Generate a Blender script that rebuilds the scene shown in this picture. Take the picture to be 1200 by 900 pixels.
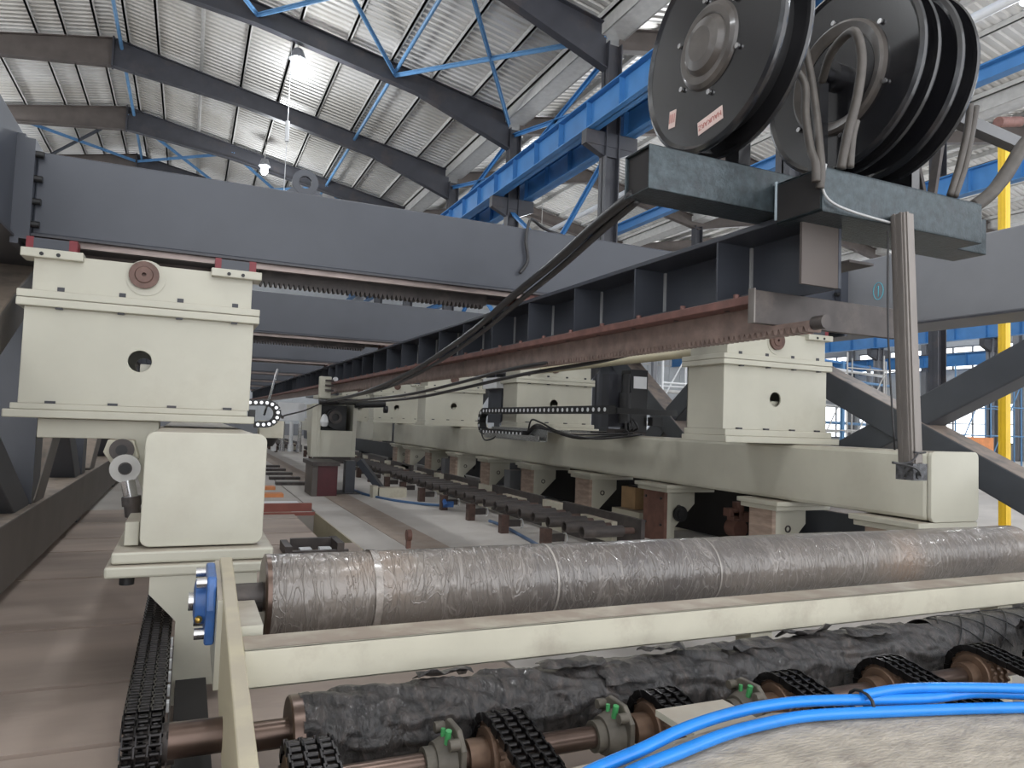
import bpy, bmesh, math, random
from mathutils import Vector, Matrix, noise
random.seed(7)
for o in list(bpy.data.objects): bpy.data.objects.remove(o)
scn = bpy.context.scene
COL = scn.collection
H = 1.2                       # eye height; coordinates below are measured from the eye, floor = -1.2, all lifted by H
V = Vector

# ------------------------------------------------------------------ camera
yaw, pitch, roll, F = 0.419835, 0.054662, 0.035502, 846.47
fwd = V((math.sin(yaw)*math.cos(pitch), math.cos(yaw)*math.cos(pitch), math.sin(pitch)))
rt = V((math.cos(yaw), -math.sin(yaw), 0)); up = rt.cross(fwd)
r2 = math.cos(roll)*rt + math.sin(roll)*up; u2 = -math.sin(roll)*rt + math.cos(roll)*up
cam = bpy.data.cameras.new('camera'); cam.sensor_width = 36; cam.lens = F/1200*36
cam.clip_start = .02; cam.clip_end = 300
co = bpy.data.objects.new('camera', cam); COL.objects.link(co)
co.matrix_world = Matrix(((r2.x,u2.x,-fwd.x,0),(r2.y,u2.y,-fwd.y,0),(r2.z,u2.z,-fwd.z,H),(0,0,0,1)))
scn.camera = co

# ------------------------------------------------------------------ world and light
w = bpy.data.worlds.new('world'); scn.world = w; w.use_nodes = True
nt = w.node_tree; bg = nt.nodes['Background']
bg.inputs[0].default_value = (.95, .97, 1, 1); bg.inputs[1].default_value = 2.3
scn.view_settings.view_transform = 'Standard'; scn.view_settings.look = 'None'
scn.view_settings.gamma = 1; scn.view_settings.use_curve_mapping = False
scn.view_settings.exposure = 0.27
LAMP_W = 360

# ------------------------------------------------------------------ materials
def node_mat(name): 
    m = bpy.data.materials.new(name); m.use_nodes = True
    return m, m.node_tree, m.node_tree.nodes['Principled BSDF']
def mat(name, col, rough=.5, metal=0., var=.12, scale=6., bump=0., dust=None, dust_amt=.0, stain=None, stain_amt=0., stretch=(1,1,1), coat=0., bscale=None):
    m, nt, b = node_mat(name); N = nt.nodes; L = nt.links
    tc = N.new('ShaderNodeTexCoord'); mp = N.new('ShaderNodeMapping'); L.new(tc.outputs['Object'], mp.inputs[0]); mp.inputs['Scale'].default_value = stretch
    no = N.new('ShaderNodeTexNoise'); no.inputs['Scale'].default_value = scale; no.inputs['Detail'].default_value = 5; L.new(mp.outputs[0], no.inputs[0])
    rp = N.new('ShaderNodeValToRGB'); L.new(no.outputs[0], rp.inputs[0])
    rp.color_ramp.elements[0].position = .3; rp.color_ramp.elements[1].position = .7
    rp.color_ramp.elements[0].color = (*[c*(1-var) for c in col],1); rp.color_ramp.elements[1].color = (*[min(1,c*(1+var)) for c in col],1)
    out = rp.outputs[0]
    if stain:
        n2 = N.new('ShaderNodeTexNoise'); n2.inputs['Scale'].default_value = scale*.45; n2.inputs['Detail'].default_value = 8; n2.inputs['Roughness'].default_value=.7; L.new(mp.outputs[0], n2.inputs[0])
        r2_ = N.new('ShaderNodeMapRange'); r2_.inputs[1].default_value = .52; r2_.inputs[2].default_value = .72; r2_.inputs[4].default_value = stain_amt; L.new(n2.outputs[0], r2_.inputs[0])
        mx = N.new('ShaderNodeMix'); mx.data_type='RGBA'; L.new(r2_.outputs[0], mx.inputs[0]); L.new(out, mx.inputs[6]); mx.inputs[7].default_value = (*stain,1); out = mx.outputs[2]
    if dust:
        g = N.new('ShaderNodeNewGeometry'); sx = N.new('ShaderNodeSeparateXYZ'); L.new(g.outputs['True Normal'], sx.inputs[0])
        mr = N.new('ShaderNodeMapRange'); mr.inputs[1].default_value=.5; mr.inputs[2].default_value=.95; mr.inputs[4].default_value=dust_amt; L.new(sx.outputs[2], mr.inputs[0])
        n3 = N.new('ShaderNodeTexNoise'); n3.inputs['Scale'].default_value = 9; n3.inputs['Detail'].default_value=6; L.new(tc.outputs['Object'], n3.inputs[0])
        mm = N.new('ShaderNodeMath'); mm.operation='MULTIPLY'; L.new(mr.outputs[0], mm.inputs[0])
        m3 = N.new('ShaderNodeMapRange'); m3.inputs[1].default_value=.3; m3.inputs[2].default_value=.55; m3.inputs[3].default_value=.35; L.new(n3.outputs[0], m3.inputs[0]); L.new(m3.outputs[0], mm.inputs[1])
        mx = N.new('ShaderNodeMix'); mx.data_type='RGBA'; L.new(mm.outputs[0], mx.inputs[0]); L.new(out, mx.inputs[6]); mx.inputs[7].default_value = (*dust,1); out = mx.outputs[2]
    L.new(out, b.inputs['Base Color'])
    b.inputs['Roughness'].default_value = rough; b.inputs['Metallic'].default_value = metal
    if coat: b.inputs['Coat Weight'].default_value = coat; b.inputs['Coat Roughness'].default_value = .15
    if bump:
        nb = N.new('ShaderNodeTexNoise'); nb.inputs['Scale'].default_value = bscale or scale*6; nb.inputs['Detail'].default_value=6; L.new(mp.outputs[0], nb.inputs[0])
        bp = N.new('ShaderNodeBump'); bp.inputs['Strength'].default_value = bump; bp.inputs['Distance'].default_value=.01; L.new(nb.outputs[0], bp.inputs['Height']); L.new(bp.outputs[0], b.inputs['Normal'])
    return m
DUST = (.27,.22,.18)
CREAM = mat('cream_paint', (.53,.512,.425), .42, var=.05, scale=3, dust=(.36,.30,.245), dust_amt=.75, stain=(.38,.34,.27), stain_amt=.35, bump=.03)
CREAM_D = mat('dirty_cream_paint', (.54,.51,.41), .5, var=.09, scale=4, dust=(.33,.265,.21), dust_amt=.95, stain=(.30,.245,.195), stain_amt=.8, bump=.06)
CREAM_Y = mat('yellowed_cream_paint', (.58,.52,.36), .5, var=.05, scale=3, dust=(.40,.35,.28), dust_amt=.75, stain=(.40,.34,.25), stain_amt=.6)
GREY = mat('blue_grey_paint', (.054,.059,.073), .42, var=.10, scale=2.5, dust=(.16,.14,.125), dust_amt=.8, bump=.02)
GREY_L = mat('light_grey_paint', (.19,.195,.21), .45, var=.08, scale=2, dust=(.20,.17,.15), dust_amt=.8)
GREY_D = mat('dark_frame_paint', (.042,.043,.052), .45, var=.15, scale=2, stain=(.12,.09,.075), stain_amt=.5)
BROWNBEAM = mat('primer_brown_steel', (.085,.07,.063), .6, var=.2, scale=2)
DUSTY = mat('dusty_brown_frame', (.125,.11,.10), .55, var=.12, scale=3, dust=(.33,.265,.21), dust_amt=.95)
BRACE = mat('brace_grey_paint', (.055,.06,.07), .5, var=.1, scale=4, dust=(.30,.235,.19), dust_amt=.95)
STEEL = mat('raw_steel', (.21,.19,.175), .5, .45, var=.2, scale=8, stain=(.16,.12,.10), stain_amt=.5, stretch=(1,1,.3))
STEEL_D = mat('dark_rolled_steel', (.075,.065,.062), .5, .35, var=.2, scale=9, stain=(.17,.14,.12), stain_amt=.5)
MILL = mat('mill_scale_steel', (.042,.055,.061), .35, .4, var=.35, scale=30, bump=.25, bscale=90, stain=(.035,.035,.04), stain_amt=.6)
BLACKIN = mat('inner_shade_and_black_sheet', (.02,.018,.018), .7)  # near-black standing in for shade inside openings; also the black back sheet
RUST = mat('rusty_flange', (.20,.10,.085), .65, .1, var=.2, scale=14, stain=(.11,.07,.06), stain_amt=.6, bump=.1)
RACKM = mat('rack_steel', (.23,.165,.14), .5, .15, var=.25, scale=12, stain=(.10,.075,.065), stain_amt=.6)
RUSTP = mat('red_brown_plate', (.19,.095,.072), .6, .1, var=.2, scale=9, bump=.1, stain=(.12,.07,.055), stain_amt=.5)
MAROON = mat('maroon_paint', (.09,.012,.018), .4, var=.15)
BLACK = mat('black_enamel', (.012,.012,.014), .22, var=.3, scale=5, coat=.6, stain=(.05,.045,.04), stain_amt=.25)
BLACKM = mat('black_plastic', (.015,.015,.016), .45)
HUBM = mat('dusty_black_hub', (.075,.065,.058), .35, var=.3, scale=10, coat=.4)
CHAIN = mat('oiled_chain', (.028,.026,.026), .28, .8, var=.4, scale=30)
SPROCK = mat('brown_sprocket', (.15,.095,.065), .45, .5, var=.25, scale=18, stain=(.07,.05,.04), stain_amt=.5)
SHAFT = mat('oiled_shaft', (.11,.075,.06), .3, .7, var=.25, scale=8)
HOUS = mat('dusty_bearing_green', (.10,.088,.07), .6, var=.3, scale=20, stain=(.06,.09,.05), stain_amt=.6)
GREENM = mat('green_fitting', (.06,.30,.10), .4)
BLUE = mat('blue_crane_paint', (.055,.20,.46), .4, var=.12, scale=1.5)
BLUEB = mat('blue_bearing_paint', (.045,.13,.36), .35, var=.2, scale=20, stain=(.12,.16,.25), stain_amt=.4)
BLUEL = mat('light_blue_brace', (.12,.27,.48), .45, var=.1)
HOSEB = mat('blue_hose_plastic', (.02,.24,.74), .25, var=.06, scale=10, stain=(.01,.06,.2), stain_amt=.35)
BROWNPOST = mat('brown_post_steel', (.085,.05,.04), .6, .1, var=.3, scale=20)
HOSEG = mat('grey_dusty_hose', (.072,.063,.055), .55, var=.2, scale=20)
CABLE = mat('black_cable', (.022,.021,.022), .4)
CONC = mat('pale_concrete', (.55,.515,.48), .75, var=.10, scale=1.2, stain=(.33,.28,.24), stain_amt=.5, bump=.08)
SLAB = mat('worn_board', (.41,.33,.28), .6, var=.2, scale=2.2, stain=(.20,.155,.135), stain_amt=.6, bump=.1, stretch=(.35,1,1))
PITM = mat('dark_pit', (.05,.042,.04), .8)
YEL = mat('yellow_paint', (.78,.50,.02), .45, var=.06)
WHITEM = mat('white_paint', (.75,.76,.77), .5, var=.03)
REDM = mat('red_rubber', (.19,.022,.03), .5)
ORANGE = mat('orange_paint', (.70,.27,.10), .6)
WOODC = mat('cardboard', (.42,.27,.14), .75, var=.1)
GALV = mat('galvanised_purlin', (.52,.51,.49), .5, .1, var=.1)
WALLM = mat('pale_wall_sheet', (.50,.52,.54), .6, var=.04)
ZIP = mat('chrome', (.65,.65,.66), .2, .9, var=.05)
RAILM = mat('guide_rail_steel', (.22,.18,.165), .35, .7, var=.3, scale=5, stretch=(1,8,8))
WELDM = mat('pale_weld', (.36,.36,.36), .6)
PINION = mat('brown_pinion', (.13,.075,.06), .5, .2, var=.3, scale=20)
BRASS = mat('brass', (.55,.35,.08), .3, .9)
STICK = mat('pale_pink_sticker', (.72,.55,.50), .5, var=.03)
INK = mat('faded_red_ink', (.42,.12,.10), .6)
CHALK = mat('cyan_chalk', (.10,.50,.62), .8)
CHALKW = mat('grey_chalk', (.35,.42,.46), .8)
BROWNP = mat('bracket_raw_side', (.40,.30,.24), .6, .0, var=.25, scale=6, stretch=(1,1,5), stain=(.24,.16,.13), stain_amt=.5)
GLASS, gnt, gb = node_mat('window_glass'); gb.inputs['Transmission Weight'].default_value = 1; gb.inputs['Roughness'].default_value=.02; gb.inputs['IOR'].default_value=1.05; gb.inputs['Base Color'].default_value=(.95,.98,1,1)
def roof_mat():
    m, nt, b = node_mat('roof_sheet_metal'); N=nt.nodes; L=nt.links
    tc=N.new('ShaderNodeTexCoord'); no=N.new('ShaderNodeTexNoise'); no.inputs['Scale'].default_value=.35; no.inputs['Detail'].default_value=4
    L.new(tc.outputs['Object'],no.inputs[0]); rp=N.new('ShaderNodeValToRGB'); L.new(no.outputs[0],rp.inputs[0])
    rp.color_ramp.elements[0].position=.35; rp.color_ramp.elements[1].position=.65
    rp.color_ramp.elements[0].color=(.55,.53,.49,1); rp.color_ramp.elements[1].color=(.75,.74,.72,1)
    L.new(rp.outputs[0],b.inputs['Base Color']); b.inputs['Metallic'].default_value=.35; b.inputs['Roughness'].default_value=.35
    return m
ROOF = roof_mat()
def wrap_mat(name, base, light, dark, dirt, patt=1.):
    # stretch film over a coated pipe: creases run round the pipe and crosswise
    m, nt, b = node_mat(name); N=nt.nodes; L=nt.links
    tc=N.new('ShaderNodeTexCoord')
    def nz(sc, st, det=6, dist=0., rot=(0,0,0)):
        mp=N.new('ShaderNodeMapping'); mp.inputs['Scale'].default_value=st; mp.inputs['Rotation'].default_value=rot; L.new(tc.outputs['Object'],mp.inputs[0])
        n=N.new('ShaderNodeTexNoise'); n.inputs['Scale'].default_value=sc; n.inputs['Detail'].default_value=det; n.inputs['Distortion'].default_value=dist; L.new(mp.outputs[0],n.inputs[0]); return n
    a=nz(1.6,(1,1,1),5); r=N.new('ShaderNodeValToRGB'); L.new(a.outputs[0],r.inputs[0])
    r.color_ramp.elements[0].position=.35; r.color_ramp.elements[0].color=(*dark,1); r.color_ramp.elements[1].position=.62; r.color_ramp.elements[1].color=(*base,1)
    e=r.color_ramp.elements.new(.75); e.color=(*dirt,1)
    # fine creases, their glint painted paler: thin lines where the noise passes 0.5
    cre=None
    for sc,st,rot in ((9,(1,.35,.35),(0,.5,.35)),(7,(1,.3,.3),(0,-.6,-.5)),(22,(1,.25,.25),(0,.2,.2))):
        n=nz(sc,st,3,1.2,rot); s=N.new('ShaderNodeMath'); s.operation='SUBTRACT'; s.inputs[1].default_value=.5; L.new(n.outputs[0],s.inputs[0])
        ab=N.new('ShaderNodeMath'); ab.operation='ABSOLUTE'; L.new(s.outputs[0],ab.inputs[0])
        mr=N.new('ShaderNodeMapRange'); mr.inputs[1].default_value=.0; mr.inputs[2].default_value=.018; mr.inputs[3].default_value=1; mr.inputs[4].default_value=0; L.new(ab.outputs[0],mr.inputs[0])
        if cre is None: cre=mr.outputs[0]
        else:
            mx=N.new('ShaderNodeMath'); mx.operation='MAXIMUM'; L.new(cre,mx.inputs[0]); L.new(mr.outputs[0],mx.inputs[1]); cre=mx.outputs[0]
    sc=N.new('ShaderNodeMath'); sc.operation='MULTIPLY'; sc.inputs[1].default_value=.38*patt; L.new(cre,sc.inputs[0])
    mx=N.new('ShaderNodeMix'); mx.data_type='RGBA'; L.new(sc.outputs[0],mx.inputs[0]); L.new(r.outputs[0],mx.inputs[6]); mx.inputs[7].default_value=(*light,1)
    L.new(mx.outputs[2],b.inputs['Base Color']); b.inputs['Roughness'].default_value=.33
    b.inputs['Coat Weight'].default_value=.7; b.inputs['Coat Roughness'].default_value=.08
    nb=nz(26,(1,.5,.5),6,1.0,(0,.3,.3)); ad=N.new('ShaderNodeMath'); ad.operation='ADD'; L.new(nb.outputs[0],ad.inputs[0]); L.new(sc.outputs[0],ad.inputs[1])
    bp=N.new('ShaderNodeBump'); bp.inputs['Strength'].default_value=.95; bp.inputs['Distance'].default_value=.008; L.new(ad.outputs[0],bp.inputs['Height']); L.new(bp.outputs[0],b.inputs['Normal']); L.new(bp.outputs[0],b.inputs['Coat Normal'])
    return m
FILM = wrap_mat('clear_film_on_pipe', (.21,.18,.155), (.46,.42,.385), (.11,.097,.09), (.28,.205,.155), .7)
TORN = wrap_mat('torn_black_wrap', (.045,.039,.037), (.13,.11,.10), (.020,.019,.019), (.16,.115,.095), .5)
TN=TORN.node_tree.nodes; TL=TORN.node_tree.links
_b=TN['Principled BSDF']; _tc=TN.new('ShaderNodeTexCoord'); _mp=TN.new('ShaderNodeMapping'); _mp.inputs['Scale'].default_value=(1,.5,.5); _mp.inputs['Rotation'].default_value=(0,.35,.3); TL.new(_tc.outputs['Object'],_mp.inputs[0])
_n=TN.new('ShaderNodeTexNoise'); _n.inputs['Scale'].default_value=20; _n.inputs['Detail'].default_value=9; _n.inputs['Roughness'].default_value=.72; _n.inputs['Distortion'].default_value=1.4; TL.new(_mp.outputs[0],_n.inputs[0])
_r=TN.new('ShaderNodeValToRGB'); TL.new(_n.outputs[0],_r.inputs[0]); _e=_r.color_ramp.elements; _e[0].position=.38; _e[0].color=(.010,.009,.009,1); _e[1].position=.52; _e[1].color=(.05,.044,.042,1)
_q=_e.new(.62); _q.color=(.075,.060,.053,1); _q=_e.new(.72); _q.color=(.15,.125,.11,1)
TL.new(_r.outputs[0],_b.inputs['Base Color'])
_bp=TN.new('ShaderNodeBump'); _bp.inputs['Strength'].default_value=.9; _bp.inputs['Distance'].default_value=.022; TL.new(_n.outputs[0],_bp.inputs['Height']); TL.new(_bp.outputs[0],_b.inputs['Normal'])
for n_ in TORN.node_tree.nodes:
    if n_.type=='BSDF_PRINCIPLED': n_.inputs['Coat Weight'].default_value=.4; n_.inputs['Roughness'].default_value=.45
LAMPM, lnt, lb = node_mat('lamp_glow'); lb.inputs['Emission Color'].default_value=(.80,.93,1,1); lb.inputs['Emission Strength'].default_value=14

# ------------------------------------------------------------------ mesh builder
class MB:
    def __init__(s): s.v=[]; s.f=[]; s.sm=[]
    def add(s, vs, fs, smooth=False):
        b=len(s.v); s.v += [V(p) for p in vs]
        for f in fs: s.f.append([b+i for i in f]); s.sm.append(smooth)
        return s
    def obox(s, c, ax, ay, az):      # centre and three half-axis vectors
        c=V(c); ax=V(ax); ay=V(ay); az=V(az); vs=[]
        for k in (-1,1):
            for j in (-1,1):
                for i in (-1,1): vs.append(c+ax*i+ay*j+az*k)
        fs=[(0,2,3,1),(4,5,7,6),(0,1,5,4),(2,6,7,3),(0,4,6,2),(1,3,7,5)]
        if ax.cross(ay).dot(az)<0: fs=[f[::-1] for f in fs]
        return s.add(vs,fs)
    def box(s,x0,x1,y0,y1,z0,z1):
        return s.obox(((x0+x1)/2,(y0+y1)/2,(z0+z1)/2),((x1-x0)/2,0,0),(0,(y1-y0)/2,0),(0,0,(z1-z0)/2))
    def bar(s,p,q,w,h,up=(0,0,1)):   # w across, h along up
        p=V(p); q=V(q); d=q-p; dn=d.normalized(); side=dn.cross(V(up))
        if side.length<1e-4: side=dn.cross(V((0,1,0)))
        side.normalize(); u=side.cross(dn)
        return s.obox((p+q)/2, d/2, side*w/2, u*h/2)
    def frame(s,d):
        d=V(d).normalized(); a=V((0,0,1)) if abs(d.z)<.9 else V((1,0,0))
        e1=d.cross(a).normalized(); e2=d.cross(e1); return d,e1,e2
    def lathe(s,prof,org,axis,n=24,smooth=True,split=True):   # prof list of (radius, dist along axis)
        d,e1,e2=s.frame(axis); org=V(org)
        def ring(r,t): return [org+d*t+(e1*math.cos(2*math.pi*i/n)+e2*math.sin(2*math.pi*i/n))*r for i in range(n)]
        for (ra,ta),(rb,tb) in zip(prof,prof[1:]):
            A=ring(ra,ta);B=ring(rb,tb)
            if ra<1e-6: s.add([A[0]]+B,[(0,1+(i+1)%n,1+i) for i in range(n)],smooth)
            elif rb<1e-6: s.add(A+[B[0]],[(i,(i+1)%n,n) for i in range(n)],smooth)
            else: s.add(A+B,[(i,(i+1)%n,n+(i+1)%n,n+i) for i in range(n)],smooth)
        return s
    def cyl(s,p,q,r,n=16,r2=None,caps=True):
        p=V(p);q=V(q);d=q-p;L=d.length
        r2=r if r2 is None else r2
        prof=[(r,0),(r2,L)]
        if caps: prof=[(0,0)]+prof+[(0,L)]
        return s.lathe(prof,p,d,n)
    def pipe(s,p,q,r,t,n=20):        # hollow open pipe
        p=V(p);q=V(q);L=(q-p).length
        return s.lathe([(r-t,0),(r,0),(r,L),(r-t,L),(r-t,0)],p,q-p,n)
    def prism(s,poly,plane,a,b):
        # poly 2d; plane 'xz' extruded along y from a to b, 'yz' along x, 'xy' along z
        def P(u,v,t): return {'xz':(u,t,v),'yz':(t,u,v),'xy':(u,v,t)}[plane]
        n=len(poly); A=[P(u,v,a) for u,v in poly]; B=[P(u,v,b) for u,v in poly]
        return s.add(A+B,[tuple(range(n)),tuple(range(2*n-1,n-1,-1))]+[(i,n+i,n+(i+1)%n,(i+1)%n) for i in range(n)])
    def plate_hole(s,u0,u1,v0,v1,cu,cv,r,plane,a,b,n=32,outer=None):
        ang=[2*math.pi*i/n for i in range(n)]
        for (x,y) in ((u0,v0),(u1,v0),(u1,v1),(u0,v1)):
            t=math.atan2(y-cv,x-cu)%(2*math.pi); k=min(range(len(ang)),key=lambda i:abs(ang[i]-t)); ang[k]=t
        ang.sort(); n=len(ang); O=[];I=[]
        for t in ang:
            c,sn=math.cos(t),math.sin(t); k=1e9
            if c>1e-9:k=min(k,(u1-cu)/c)
            if c<-1e-9:k=min(k,(u0-cu)/c)
            if sn>1e-9:k=min(k,(v1-cv)/sn)
            if sn<-1e-9:k=min(k,(v0-cv)/sn)
            if outer: k=outer
            O.append((cu+c*k,cv+sn*k)); I.append((cu+c*r,cv+sn*r))
        def P(u,v,t): return {'xz':(u,t,v),'yz':(t,u,v),'xy':(u,v,t)}[plane]
        vs=[P(*p,a) for p in O]+[P(*p,a) for p in I]+[P(*p,b) for p in O]+[P(*p,b) for p in I]; fs=[]
        for i in range(n):
            j=(i+1)%n; fs+=[(i,j,n+j,n+i),(2*n+i,3*n+i,3*n+j,2*n+j),(i,2*n+i,2*n+j,j),(n+i,n+j,3*n+j,3*n+i)]
        return s.add(vs,fs)
    def tube(s,pts,r,n=8,sub=6,closed=False):
        P=[V(p) for p in pts]
        if sub>1:
            Q=[]
            m=len(P)
            for i in range(m-1 if not closed else m):
                p0=P[(i-1)%m] if closed else P[max(i-1,0)]; p1=P[i]; p2=P[(i+1)%m]; p3=P[(i+2)%m] if closed else P[min(i+2,m-1)]
                for k in range(sub):
                    t=k/sub; Q.append(.5*((2*p1)+(p2-p0)*t+(2*p0-5*p1+4*p2-p3)*t*t+(3*p1-p0-3*p2+p3)*t**3))
            if not closed: Q.append(P[-1])
            P=Q
        vs=[];fs=[];prev=None;m=len(P)
        for i,p in enumerate(P):
            a=P[(i-1)%m] if (closed or i>0) else P[0]; b=P[(i+1)%m] if (closed or i<m-1) else P[-1]
            d=(b-a).normalized()
            if prev is None: _,e1,e2=s.frame(d)
            else:
                e1=(prev-d*prev.dot(d)).normalized(); e2=d.cross(e1)
            prev=e1
            vs+=[p+(e1*math.cos(2*math.pi*k/n)+e2*math.sin(2*math.pi*k/n))*r for k in range(n)]
        for i in range(m if closed else m-1):
            j=(i+1)%m
            fs+=[(i*n+k,i*n+(k+1)%n,j*n+(k+1)%n,j*n+k) for k in range(n)]
        if not closed: fs+=[tuple(range(n))[::-1],tuple((m-1)*n+k for k in range(n))]
        return s.add(vs,fs,True)
    def build(s,name,m,parent=None,bevel=0,solo=False):
        me=bpy.data.meshes.new(name)
        vs=[p+V((0,0,H)) for p in s.v]
        if parent is not None: off=WL[parent.name]
        elif solo:
            off=V(((min(p.x for p in vs)+max(p.x for p in vs))/2,(min(p.y for p in vs)+max(p.y for p in vs))/2,min(p.z for p in vs)))
        else: off=V((0,0,0))
        me.from_pydata([p-off for p in vs],[],s.f); me.materials.append(m)
        me.polygons.foreach_set('use_smooth',s.sm)
        bm=bmesh.new(); bm.from_mesh(me); bmesh.ops.recalc_face_normals(bm,faces=bm.faces) if not any(s.sm) else None; bm.to_mesh(me); bm.free()
        me.update()
        o=bpy.data.objects.new(name,me); COL.objects.link(o)
        if parent is not None: o.parent=parent; WL[o.name]=off.copy()
        else: o.location=off; WL[o.name]=off.copy()
        if bevel:
            bv=o.modifiers.new('bevel','BEVEL'); bv.width=bevel; bv.segments=2; bv.limit_method='ANGLE'; bv.angle_limit=math.radians(50)
        return o
WL={}
def thing(name,label,cat,loc,group=None):
    o=bpy.data.objects.new(name,None); o.empty_display_size=.1; COL.objects.link(o)
    o.location=V(loc)+V((0,0,H)); WL[o.name]=o.location.copy(); o['label']=label; o['category']=cat
    if group:o['group']=group
    return o
def solo(mb,name,m,label,cat,group=None,bevel=0):
    o=mb.build(name,m,None,bevel,True); o['label']=label;o['category']=cat
    if group:o['group']=group
    return o
def struct(mb,name,m,bevel=0):
    o=mb.build(name,m,None,bevel); o['kind']='structure'; return o
def part(mb,name,m,t,bevel=0,label=None,stuff=False):
    o=mb.build(name,m,t,bevel)
    if label:o['label']=label
    if stuff:o['kind']='stuff'
    return o
def copies(proto,offs):
    for d in offs:
        c=proto.copy(); COL.objects.link(c); c.location=proto.location+V(d); c.parent=proto.parent
def dup(root,d,label):
    r=root.copy(); COL.objects.link(r); r.location=root.location+V(d); r['label']=label
    for ch in root.children:
        c=ch.copy(); COL.objects.link(c); c.parent=r
        for g in ch.children:
            e=g.copy(); COL.objects.link(e); e.parent=c
    return r
def B(*a): return MB().box(*a)
FL=-1.2

# ================================================================== SETTING
floor=struct(MB().box(-15.4,1.54,-3,6.69,FL-.7,FL-.03).box(-15.4,1.27,6.69,9.37,FL-.7,FL-.03).box(-15.4,1.54,9.37,46,FL-.7,FL-.03)
   .box(1.54,46.6,-3,46,FL-.7,FL),'floor',CONC)
part(B(1.27,1.54,6.69,9.37,FL-.7,FL-.5),'pit_bottom',PITM,floor)
part(MB().box(1.52,1.54,6.69,9.37,FL-.45,FL-.0),'pit_edge_plate',CREAM_Y,floor)
ys=[-2.2,-1.2,-.3,.5,1.15,1.8,2.4,3.0,3.67,4.63,5.97,7.05,7.75,8.8,9.9,11,12.1,13.2,14.3,15.4]
for i,(a,b) in enumerate(zip(ys,ys[1:])):
    g=.02 if a<9 else .01
    if 6.5<a<9.3:
        part(B(-14,1.25,a+g,b-g,FL-.03,FL),'floor_slab',SLAB,floor)
    else: part(B(-14,1.52,a+g,b-g,FL-.03,FL),'floor_slab',SLAB if a<9 else CONC,floor)
part(B(-14,1.52,15.42,46,FL-.03,FL),'floor_slab',CONC,floor)
# paler / browner traffic lanes are thin steel tracks let into the slab
part(MB().box(1.95,2.35,4,30,FL,FL+.004),'brown_track',mat('brown_lane',(.36,.29,.24),.7,var=.1,stain=(.42,.37,.33),stain_amt=.7),floor)

# roof
S=.2; DZ=.75
def zr(x):   # sheet height over x
    if x<9.4: return 12.1+DZ-abs(x+3)*S
    k=(x-9.4)//12.4; rx=9.4+12.4*k+6.2
    return 9.6+6.2*S+DZ-abs(x-rx)*S
ceil=struct(MB().box(-15.9,-15.3,-9,46,9.4,9.9),'ceiling',GALV)
segs=[(-15.4,-3),(-3,9.4)]+[(9.4+6.2*k,9.4+6.2*(k+1)) for k in range(6)]
ybays=[-9,-2.8,3.3,9.4,15.5,21.6,27.7,33.8,39.9,46]
for (xa,xb) in segs:
    za,zb=zr(xa+1e-4),zr(xb-1e-4)
    for ya,yb in zip(ybays,ybays[1:]):
        m=MB(); n=int(round((yb-ya)/.25)); vs=[];p=(yb-ya)/n
        prof=[]
        for i in range(n):
            y=ya+i*p; prof+= [(y,0),(y+p*.5,0),(y+p*.62,.055),(y+p*.88,.055)]
        prof.append((yb,0))
        for y,dz in prof: vs+=[(xa,y,za+dz),(xb,y,zb+dz)]
        m.add(vs,[(2*i,2*i+1,2*i+3,2*i+2) for i in range(len(prof)-1)])
        part(m,'roof_sheet',ROOF,ceil)
PUR=[-14.6,-13.3,-11.95,-10.6,-9.25,-7.9,-6.55,-5.2,-4.4,-3.45,-2.55,-1.6,-.25,1.1,2.4,3.8,5.15,6.5,7.85,9.0]
for k in range(3):
    PUR+=[9.4+12.4*k+d for d in (.5,1.6,2.95,4.3,5.75,6.65,8.1,9.45,10.8,11.9)]
for x in PUR:
    z=zr(x); part(MB().box(x-.035,x+.035,-9,46,z-.16,z-.005).box(x-.035,x+.08,-9,46,z-.16,z-.15),'purlin',GALV,ceil)
for x in (9.4,21.8,34.2):
    part(MB().box(x-.32,x+.32,-9,46,9.95,10.05).box(x-.34,x-.30,-9,46,9.95,10.45).box(x+.30,x+.34,-9,46,9.95,10.45),'valley_gutter',GALV,ceil)
# walls
wb=struct(MB().box(-15.4,46.6,46,46.3,FL,10.6),'wall_back',WALLM)
for i in range(62):
    x=-15.2+i*1.0; part(B(x,x+.05,45.96,46,FL,9.5),'wall_rib',WALLM,wb)
for z in (1.8,4.8,7.8): part(B(-15.4,46.6,45.9,46,z,z+.12),'wall_rail',GALV,wb)
part(B(-15.4,46.6,45.94,46,-1.2,-.5),'wall_base_band',GREY_L,wb)
def side_wall(x,t,name,wn):
    m=MB(); m.box(x,x+t,-9,46,FL,-.2); m.box(x,x+t,-9,46,2.4,4.6); m.box(x,x+t,-9,46,6.2,9.9)
    for y in ybays: m.box(x-.01,x+t+.01,y-.4,y+.4,FL,9.9)
    wl=struct(m,name,WALLM)
    for i in range(len(ybays)-1):
        for (z0,z1) in ((-.2,2.4),(4.6,6.2)):
            wn[0]+=1; ya,yb=ybays[i]+.4,ybays[i+1]-.4
            f=MB().box(x+.02,x+t-.02,ya,yb,z0,z0+.08).box(x+.02,x+t-.02,ya,yb,z1-.08,z1)
            for k in range(5):
                y=ya+(yb-ya)*k/4; f.box(x+.03,x+t-.03,y-.03,y+.03,z0,z1)
            if z1-z0>2: f.box(x+.03,x+t-.03,ya,yb,1.0,1.06)
            fr=struct(f,'window_%d'%wn[0],GREY_L)
            part(B(x+.09,x+.10,ya,yb,z0,z1),'pane',GLASS,fr)
wn=[0]
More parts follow.
